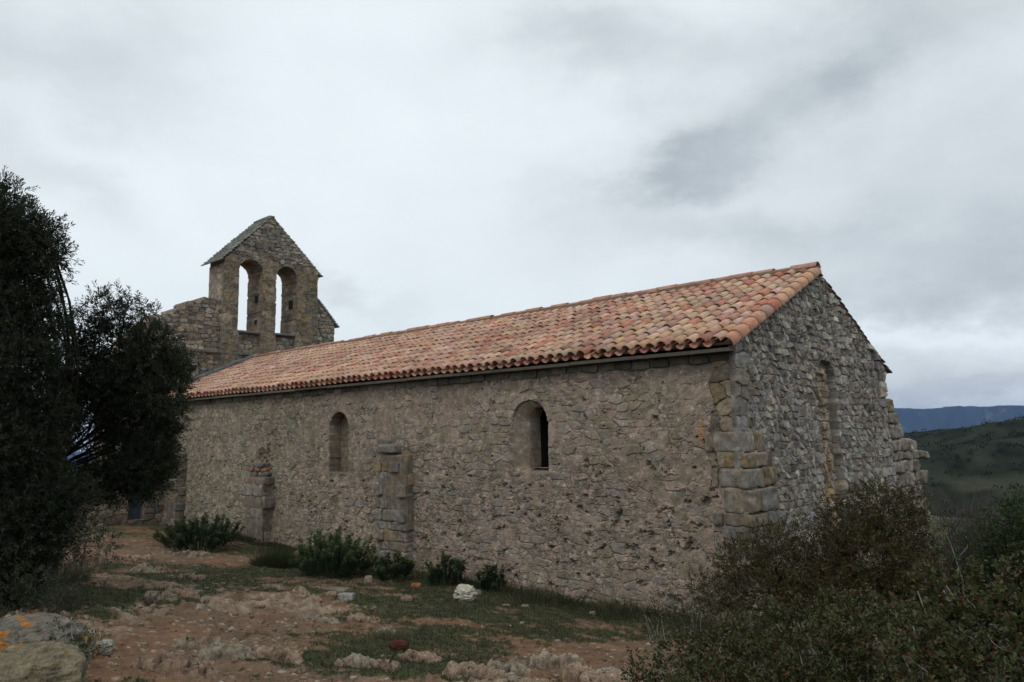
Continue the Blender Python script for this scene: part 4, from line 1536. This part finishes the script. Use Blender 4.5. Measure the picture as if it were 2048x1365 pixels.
# the sprig that sticks out of the corner shrub
root = thing('oak_sprig', 'single upright leafy sprig standing above the shrub in the bottom right', 'sprig', at(1925, 1170, 3.7) - [0, 0, .05])
wood = Acc()
sp = np.array([at(1925, 1170, 3.7) - [0, 0, .3], at(1925, 1160, 3.7), at(1912, 1120, 3.7), at(1900, 1085, 3.7), at(1888, 1060, 3.7)])
tube(wood, sp, .0035, .0016, PALEBARK * .7, 5)
tube(wood, np.array([sp[2], at(1935, 1095, 3.7), at(1930, 1060, 3.75)]), .002, .001, PALEBARK * .7, 4)
wood.build('stem', M_BARK, root, True)
PP = np.array([at(x_ + rng.normal(0, 2), y_, 3.7) for x_, y_ in [(1888, 1060), (1890, 1054), (1884, 1066), (1901, 1080), (1897, 1085), (1893, 1072), (1908, 1100), (1912, 1115), (1905, 1108), (1918, 1135), (1930, 1062), (1932, 1072), (1935, 1090)]])
V, F, C_ = leaves(PP, rand_dir(len(PP)) + np.array([0, 0, .6]), rand_dir(len(PP)) + np.array([0, -1.5, .5]), np.full(len(PP), .034), np.full(len(PP), .026), BRG[rng.integers(0, 4, len(PP))] * .7)
mesh_np('foliage', V, F, M_LEAF, root, C_)

# grass clump and dry tufts
def tuft(label, base, n, h, rad, cols, name='grass_tuft', cat='grass tuft', wd=.006, group=None):
    a = rng.uniform(0, 2 * np.pi, n)
    rr = rad * np.sqrt(rng.random(n))
    P = np.asarray(base) + np.stack([np.cos(a) * rr, np.sin(a) * rr, np.full(n, -.02)], 1)
    D = np.stack([np.cos(a) * rr / rad * .6, np.sin(a) * rr / rad * .6, np.ones(n)], 1) + rng.normal(0, .22, (n, 3))
    V, F, C_ = leaves(P, D, rand_dir(n), h * rng.uniform(.5, 1.15, n) * (1 - .4 * (rr / rad) ** 2), np.full(n, wd), cols[rng.integers(0, len(cols), n)] * rng.uniform(.7, 1.3, (n, 1)), fold=.05, wide=.35)
    o = mesh_np(name, V - np.asarray(base), F, M_LEAF, None, C_)
    o.location = [float(c) for c in base]
    return tag(o, label, cat, group)


GRS = np.array([[.045, .062, .022], [.06, .07, .028], [.09, .085, .04], [.034, .05, .018]])
DRY = np.array([[.16, .13, .085], [.12, .10, .065], [.09, .09, .05]])
tuft('rounded green grass clump between the far stub buttress and the big spurge', gpt(552, 1130), 2600, .48, .42, GRS * .8)
tuft('dry brownish grass beside the limestone ledge in the middle foreground', gpt(775, 1275), 900, .14, .28, DRY)
tuft('pale dry grass under the left trees', gpt(110, 1170), 1200, .4, .4, DRY * .8)
tuft('dry grass growing at the wall foot left of the corner shrubs', gpt(1240, 1225), 900, .30, .55, np.concatenate([DRY, GRS]))
tuft('thin grass at the wall foot right of the white rock', gpt(1080, 1195), 700, .2, .5, np.concatenate([DRY, GRS]))

# grass cover
n = 260000
az_ = np.radians(rng.uniform(-38, 30, n))
R_ = np.exp(rng.uniform(math.log(4.6), math.log(19), n))
gx, gy = np.sin(az_) * R_, np.cos(az_) * R_
_, GM, _ = ground_col(gx, gy)
uu, vv = uv_of(gx, gy)
kp = (GM > .45) & (rng.random(n) < GM) & (vv < .1)
gx, gy = gx[kp], gy[kp]
uu, vv = uu[kp], vv[kp]
n = len(gx)
nx = 26000
ue, ve = rng.uniform(-.5, 17, nx), -.02 - np.abs(rng.normal(0, .28, nx))
ex, ey, _z = B(ue, ve, 0 * ue).T
ke = fbm(ex * 1.3, ey * 1.3, seed=91, oct=3) + .25 * rng.standard_normal(nx) > -.1
gx, gy, uu, vv = np.concatenate([gx, ex[ke]]), np.concatenate([gy, ey[ke]]), np.concatenate([uu, ue[ke]]), np.concatenate([vv, ve[ke]])
n = len(gx)
P = np.stack([gx, gy, gz(gx, gy) - .004], 1)
D = rng.normal(0, .5, (n, 3)) + np.array([0, 0, 1.0])
hh = (.022 + .02 * rng.random(n)) * (1 + 5.5 * sst(-.9, -.1, vv) * rng.random(n) ** 2) * (1 + 1.5 * (rng.random(n) < .03))
gc_ = np.concatenate([GRS * .75, GRS * .6, DRY * .55])
V, F, C_ = leaves(P, D, rand_dir(n), hh, .0035 + .0004 * np.hypot(gx, gy), gc_[rng.integers(0, len(gc_), n)] * rng.uniform(.7, 1.2, (n, 1)), fold=.05, wide=.35)
n2_ = 30000
az_ = np.radians(rng.uniform(-38, 20, n2_))
R_ = np.exp(rng.uniform(math.log(4.8), math.log(17), n2_))
lx_, ly_ = np.sin(az_) * R_, np.cos(az_) * R_
kl = (uv_of(lx_, ly_)[1] < 0) & (fbm(lx_ * 1.8, ly_ * 1.8, seed=95, oct=3) + .3 * rng.standard_normal(n2_) > .1)
lx_, ly_ = lx_[kl], ly_[kl]
n2_ = len(lx_)
D2 = rng.normal(0, 1, (n2_, 3)) * np.array([1, 1, .22])
V2, F2, C2 = leaves(np.stack([lx_, ly_, gz(lx_, ly_) + .004], 1), D2, np.tile([0, 0, 1.0], (n2_, 1)) + rng.normal(0, .3, (n2_, 3)), rng.uniform(.012, .05, n2_), rng.uniform(.004, .012, n2_), np.concatenate([DRY * .7, DRY, GRS * .6])[rng.integers(0, 10, n2_)])
V, F, C_ = np.concatenate([V, V2]), np.concatenate([F, F2 + len(V)]), np.concatenate([C_, C2])
o = mesh_np('grass', V, F, M_LEAF, None, C_)
tag(o, 'short green and dry grass in patches on the rocky ground', None, None, 'stuff')

# ------------------------------------------------------------------ rocks
def rock(name, label, base, size, col, seed, n=26, amp=.22, nf=2.6, yaw=0.0, pn=3.2, sink=.2, cat='rock', lichen=None, strat=0.0, group=None, mat=None, tilt=0.0):
    if n not in _CG:
        _CG[n] = _cubegrid(n)
    P, F = _CG[n]
    s_ = (np.abs(P) ** pn).sum(1) ** (-1 / pn)
    p = P * s_[:, None]
    q = p * nf * np.asarray(size) / np.mean(size)
    d = fbm(q[:, 0] + seed, q[:, 1], q[:, 2] + .01, oct=5, seed=seed, gain=.6) * .7 + fbm(q[:, 0] * .8 + seed, q[:, 1] * .8, q[:, 2] * 1.6 + .01, oct=4, seed=seed + 9, ridged=True, gain=.6) * .6
    p = p * (1 + amp * d)[:, None]
    if strat:
        p[:, 0] += strat * np.sin(p[:, 2] * 14 + 2 * d)
    p = p * np.asarray(size)
    c, s2 = math.cos(yaw), math.sin(yaw)
    ct, st_ = math.cos(tilt), math.sin(tilt)
    p = np.stack([p[:, 0] * ct - p[:, 2] * st_, p[:, 1], p[:, 0] * st_ + p[:, 2] * ct], 1)
    p = np.stack([p[:, 0] * c - p[:, 1] * s2, p[:, 0] * s2 + p[:, 1] * c, p[:, 2]], 1)
    p[:, 2] += size[2] * (1 - 2 * sink)
    n2 = fbm(p[:, 0] * 14, p[:, 1] * 14, p[:, 2] * 14 + .01, oct=4, seed=seed + 3, gain=.7)
    cc_ = np.asarray(col) * .62 * (1 + .45 * n2 + .30 * d)[:, None]
    if lichen is not None:
        l_ = sst(.30, .42, fbm(p[:, 0] * 7 + 3, p[:, 1] * 7, p[:, 2] * 7 + .01, oct=3, seed=seed + 5))[:, None] * .8
        cc_ = cc_ * (1 - l_) + lichen * l_ * (1 + .2 * n2)[:, None]
    o = mesh_np(name, p, F, mat or M_ROCK, None, cc_, True)
    o.location = [float(c_) for c_ in base]
    return tag(o, label, cat, group)


LIME = srgb(150, 138, 120) * .85
LIMP = srgb(156, 134, 114) * .85
ORL = srgb(190, 120, 40) * .8
rock('boulder', 'white knobbly rock lying on the grass in front of the long wall', gpt(930, 1203), (.155, .12, .12), srgb(205, 198, 180) * 1.15, 63, n=30, amp=.42, nf=2.6, pn=2.1, sink=.1)
rock('rock', 'dark red brown rock on the end of the limestone ledge', gpt(798, 1297), (.10, .08, .05), srgb(88, 46, 34), 64, n=16, amp=.2, pn=2.5)
rock('dressed_stone', 'flat grey stone block lying behind the white one', gpt(676, 1193), (.17, .10, .055), srgb(140, 126, 110), 66, n=12, amp=.05, pn=8, yaw=-.3)
rock('dressed_stone', 'small whitish stone block lying on the grass', gpt(692, 1206), (.115, .07, .05), srgb(170, 168, 160), 67, n=12, amp=.04, pn=8, yaw=-.1)
rock('rock', 'rounded beige stone left of the whitish block', gpt(663, 1204), (.08, .06, .045), srgb(165, 140, 120), 68, n=12, amp=.15, pn=3)
rock('stone_slab', 'upright pinkish triangular slab left of the big spurge', gpt(598, 1124), (.20, .05, .17), srgb(150, 116, 94), 69, n=14, amp=.12, pn=1.6, sink=.25, tilt=.5)
rock('rock', 'small white stone beside the triangular slab', gpt(618, 1116), (.09, .06, .045), srgb(180, 172, 160), 70, n=12, amp=.15)
rock('rock', 'small pale stone at the foot of the big spurge', gpt(737, 1165), (.07, .06, .07), srgb(165, 150, 132), 71, n=12, amp=.2)
rock('rock', 'orange brick fragment in the soil before the middle buttress', gpt(832, 1172), (.09, .05, .035), srgb(170, 112, 78), 72, n=10, amp=.08, pn=6)
rock('rock', 'elongated beige stone on the grass left of the white rock', gpt(813, 1208), (.085, .05, .04), srgb(160, 136, 116), 73, n=12, amp=.18, yaw=.6)
rock('rock', 'small grey rock close behind the white rock', gpt(952, 1192), (.09, .07, .05), srgb(130, 124, 114), 74, n=12, amp=.2)
rock('rock', 'white stone right of the green weeds in the left foreground', gpt(206, 1308), (.085, .07, .06), srgb(176, 168, 154), 75, n=14, amp=.25, nf=3)
rock('rock', 'little stone lying on the grass below the slit window, leftmost of two flat ones', gpt(1012, 1213), (.06, .04, .02), srgb(165, 146, 126), 76, n=8, amp=.15)
rock('rock', 'flat stone on the grass right of the other flat one below the slit window', gpt(1050, 1215), (.06, .04, .02), srgb(158, 140, 122), 77, n=8, amp=.15)
rock('rock', 'grey pebble sized rock near the wall foot by the dry grass', gpt(1185, 1227), (.05, .04, .03), srgb(170, 164, 152), 78, n=8, amp=.15)

LG = 'limestone outcrops in the ground'
OUT = [(1120, 1335, .34, .26, .12, -.5, 'pale rough outcrop beside the bare earth at the bottom, left of the big shrubs'),
       (1185, 1372, .34, .26, .10, -.7, 'pale outcrop at the bottom edge of the photo nearest the big shrubs'),
       (730, 1335, .46, .16, .07, -.25, 'long low pitted ledge at the bottom below the red rock'),
       (840, 1322, .26, .13, .06, -.4, 'short pitted ledge right below the red rock'),
       (1010, 1345, .18, .12, .07, -.3, 'small knobbly outcrop left of the pale outcrops at the bottom'),
       (950, 1358, .30, .10, .05, -.2, 'thin pale ledge at the bottom edge in the middle'),
       (770, 1268, .22, .12, .06, -.6, 'whitish ledge above and left of the red rock'),
       (730, 1248, .22, .10, .05, -.3, 'whitish rough ledge beside the dry grass'),
       (460, 1308, .42, .18, .10, .1, 'thick overhanging ledge in the left foreground'),
       (350, 1345, .42, .22, .12, -.2, 'lumpy ledge at the bottom left in front of the overhanging one'),
       (390, 1290, .26, .14, .08, .3, 'rough ledge left of the overhanging ledge'),
       (560, 1320, .26, .14, .07, -.4, 'knobbly ledge right of the overhanging ledge'),
       (310, 1206, .30, .14, .11, .1, 'dark fronted ledge in the grass, left one of two'),
       (370, 1200, .22, .14, .10, -.2, 'dark fronted ledge in the grass, right one of two'),
       (300, 1140, .50, .22, .09, .1, 'pale ledge crossing the path near the annex'),
       (390, 1160, .36, .2, .07, -.4, 'pale cracked ledge beside the path near the far buttress'),
       (385, 1112, .55, .2, .07, -.15, 'long pale ledge below the wide dark spurge'),
       (260, 1120, .4, .25, .08, .2, 'broad pale ledge where the path reaches the annex'),
       (60, 1160, .2, .15, .1, .1, 'small whitish ledge below the tall tree'),
       (200, 1170, .3, .15, .07, 0, 'low pale ledge left of the path in the grass'),
       (640, 1245, .35, .12, .05, -.4, 'thin ledge along the upper edge of the path'),
       (600, 1195, .45, .14, .05, -.15, 'long thin ledge on the path below the big spurge')]
def outcrop(label, base, a, b_, c_, yaw, seed, colr, kind='rock outcrop', lich=None, lump=1.25, rg_=1.0):
    """a rough ledge that grows out of the ground: steeper on the side that faces downhill"""
    n1_, n2_ = int(3.0 * a / .011), int(3.0 * b_ / .011)
    L1, L2 = np.meshgrid(np.linspace(-1.5, 1.5, n1_), np.linspace(-1.5, 1.5, n2_))
    x = base[0] + L1 * a * math.cos(yaw) - L2 * b_ * math.sin(yaw)
    y = base[1] + L1 * a * math.sin(yaw) + L2 * b_ * math.cos(yaw)
    e = 1 - L1 ** 2 - L2 ** 2 + lump * fbm(x * 2.4, y * 2.4, seed=seed, oct=5, gain=.68)
    rg = fbm(x * 5, y * 5, seed=seed + 1, oct=4, ridged=True, gain=.65)
    f2 = fbm(x * 13, y * 13, seed=seed + 2, oct=4, gain=.65)
    pits = sst(.12, .32, fbm(x * 11, y * 11, seed=seed + 3, oct=4, gain=.7))
    body = sst(0, .28, e)
    body = sst(0, .5, e)
    h = body * c_ * .95 * (.45 + .45 * np.clip(e, 0, 1.2) - .28 * L2)
    z = gz(x, y) + h - .012
    P_ = np.stack([x, y, z], -1)
    ga, gb = np.gradient(P_, axis=1), np.gradient(P_, axis=0)
    nn = np.cross(ga, gb)
    nn /= np.linalg.norm(nn, axis=-1, keepdims=True) + 1e-9
    nn *= np.sign(nn[..., 2:3])
    f2 = fbm(x * 12, y * 12, z * 12 + .01, seed=seed + 2, oct=4, gain=.65)
    rg = fbm(x * 5, y * 5, z * 8 + .01, seed=seed + 1, oct=4, ridged=True, gain=.6)
    pits = sst(.12, .36, fbm(x * 9, y * 9, z * 14 + .01, seed=seed + 3, oct=4, gain=.65))
    dd = body * rg_ * (.065 * rg + .045 * f2 - .060 * pits + .014 * fbm(x * 32, y * 32, z * 32 + .01, seed=seed + 8, oct=2))
    P_ = P_ + nn * dd[..., None]
    x, y, z = P_[..., 0], P_[..., 1], P_[..., 2]
    keep = (e > -.03)[:-1, :-1]
    cc_ = colr * (1 + .45 * f2 + .25 * rg + .25 * fbm(x * 40, y * 40, seed=seed + 9, oct=2))[..., None]
    cc_ = cc_ * (1 - .45 * pits)[..., None]
    k_ = (sst(-.1, .4, fbm(x * 4, y * 4, seed=seed + 5, oct=3)) * .7)[..., None]
    cc_ = cc_ * (1 - k_) + srgb(132, 108, 90) * .7 * k_
    if lich is not None:
        l_ = sst(.30, .46, fbm(x * 6, y * 6, z * 6 + .01, seed=seed + 6, oct=3))[..., None] * .85
        cc_ = cc_ * (1 - l_) + lich * l_
    V = np.stack([x, y, z], -1).reshape(-1, 3)
    V, F, C_ = compact(V, grid_faces(n2_, n1_, keep), cc_.reshape(-1, 3))
    o = mesh_np('boulder' if lich is not None else 'rock_outcrop', V - base, F, M_ROCK, None, C_, True)
    o.location = [float(q_) for q_ in base]
    return tag(o, label, kind, None if lich is not None else LG)


for i, (px, py, a, b_, c_, yw, lb) in enumerate(OUT):
    outcrop(lb, gpt(px, py), a, b_, c_, yw, 400 + i * 7, [LIME, LIMP][i % 2] * (.92 if i < 2 else .74))

rock('boulder', 'pale boulder with yellow lichen in the bottom left corner', gpt(30, 1392) - [0, 0, .10], (.44, .36, .27), srgb(146, 134, 108) * .8, 911, n=110, amp=.20, nf=1.5, pn=3.4, sink=.25, lichen=srgb(140, 112, 60) * .6, yaw=.3)
rock('boulder', 'grey boulder spotted with orange lichen, behind the corner boulder at left', gpt(40, 1318) - [0, 0, .10], (.56, .36, .27), srgb(140, 132, 118) * .72, 917, n=120, amp=.24, nf=1.6, pn=3.0, sink=.22, lichen=ORL * .8, yaw=-.2)

# loose gravel
acc = Acc()
n = 5200
az_ = np.radians(rng.uniform(-36, 18, n))
R_ = np.exp(rng.uniform(math.log(5.2), math.log(17), n))
gx, gy = np.sin(az_) * R_, np.cos(az_) * R_
uu, vv = uv_of(gx, gy)
_, GM, _ = ground_col(gx, gy)
kp = (vv < -.1) & (rng.random(n) < (1.05 - GM))
PC = np.array([srgb(150, 132, 114), srgb(128, 104, 86), srgb(158, 120, 98), srgb(172, 164, 150), srgb(120, 100, 86)]) * .6
gzz = gz(gx, gy)
for k in np.nonzero(kp)[0]:
    s_ = .006 + .030 * rng.random() ** 4
    a = rng.uniform(0, 6.28)
    Xa, Ya = np.array([math.cos(a), math.sin(a), 0]), np.array([-math.sin(a), math.cos(a), 0])
    acc.add(*block(np.array([gx[k], gy[k], gzz[k] + s_ * .1]), Xa, Ya, (s_ * 1.3, s_, s_ * .6), PC[rng.integers(5)], n=3, pn=2.6, amp=s_ * .35, seed=int(k), nf=40))
o = acc.build('gravel', M_ROCK, None, True)
tag(o, 'loose stones and gravel scattered over the bare earth', None, None, 'stuff')

# scrub on the far hill
n = 30000
az_ = np.radians(rng.uniform(-34, 45, n))
R_ = np.exp(rng.uniform(math.log(60), math.log(1100), n))
sx, sy = np.sin(az_) * R_, np.cos(az_) * R_
kp = fbm(sx / 50, sy / 50, seed=71, oct=3) + .35 * rng.standard_normal(n) > .05
sx, sy, R_ = sx[kp], sy[kp], R_[kp]
sz = terrain(sx, sy)
K = 12
rr = rng.uniform(.3, 1.0, len(sx)) ** 2 * 1.35 * (1 + R_ / 900)
cen = np.repeat(np.stack([sx, sy, sz + rr * .4], 1), K, 0)
d = rand_dir(len(cen)) * (rng.random((len(cen), 1)) ** .4) * np.repeat(rr, K)[:, None] * np.array([1.2, 1.2, .75])
n = len(cen)
tone = np.repeat(rng.uniform(.5, 1.2, len(sx)), K)[:, None]
V, F, C_ = leaves(cen + d, rand_dir(n) + d * .5, rand_dir(n), np.repeat(rr, K) * .7, np.repeat(rr, K) * .5, np.array([.028, .034, .020]) * tone * rng.uniform(.7, 1.3, (n, 1)))
o = mesh_np('hill_scrub', V, F, M_FAR, None, C_)
tag(o, 'dark low scrub dotted over the hill behind the chapel', None, None, 'stuff')

# ------------------------------------------------------------------ haze
me = bpy.data.meshes.new('haze')
s_ = 14300
zs = (-330, 330)
vs = [(x, y, z) for x in (-s_, s_) for y in (-s_, s_) for z in zs]
me.from_pydata(vs, [], [(0, 1, 3, 2), (4, 6, 7, 5), (0, 4, 5, 1), (2, 3, 7, 6), (0, 2, 6, 4), (1, 5, 7, 3)])
hz = bpy.data.objects.new('haze', me)
COL.objects.link(hz)
hz['kind'] = 'stuff'
hm = bpy.data.materials.new('haze_air')
hm.use_nodes = True
hn = hm.node_tree
hn.nodes.clear()
pv_ = hn.nodes.new('ShaderNodeVolumePrincipled')
pv_.inputs['Density'].default_value = 6.0e-5
pv_.inputs['Color'].default_value = (.26, .42, .80, 1)
ho = hn.nodes.new('ShaderNodeOutputMaterial')
hn.links.new(pv_.outputs[0], ho.inputs['Volume'])
me.materials.append(hm)
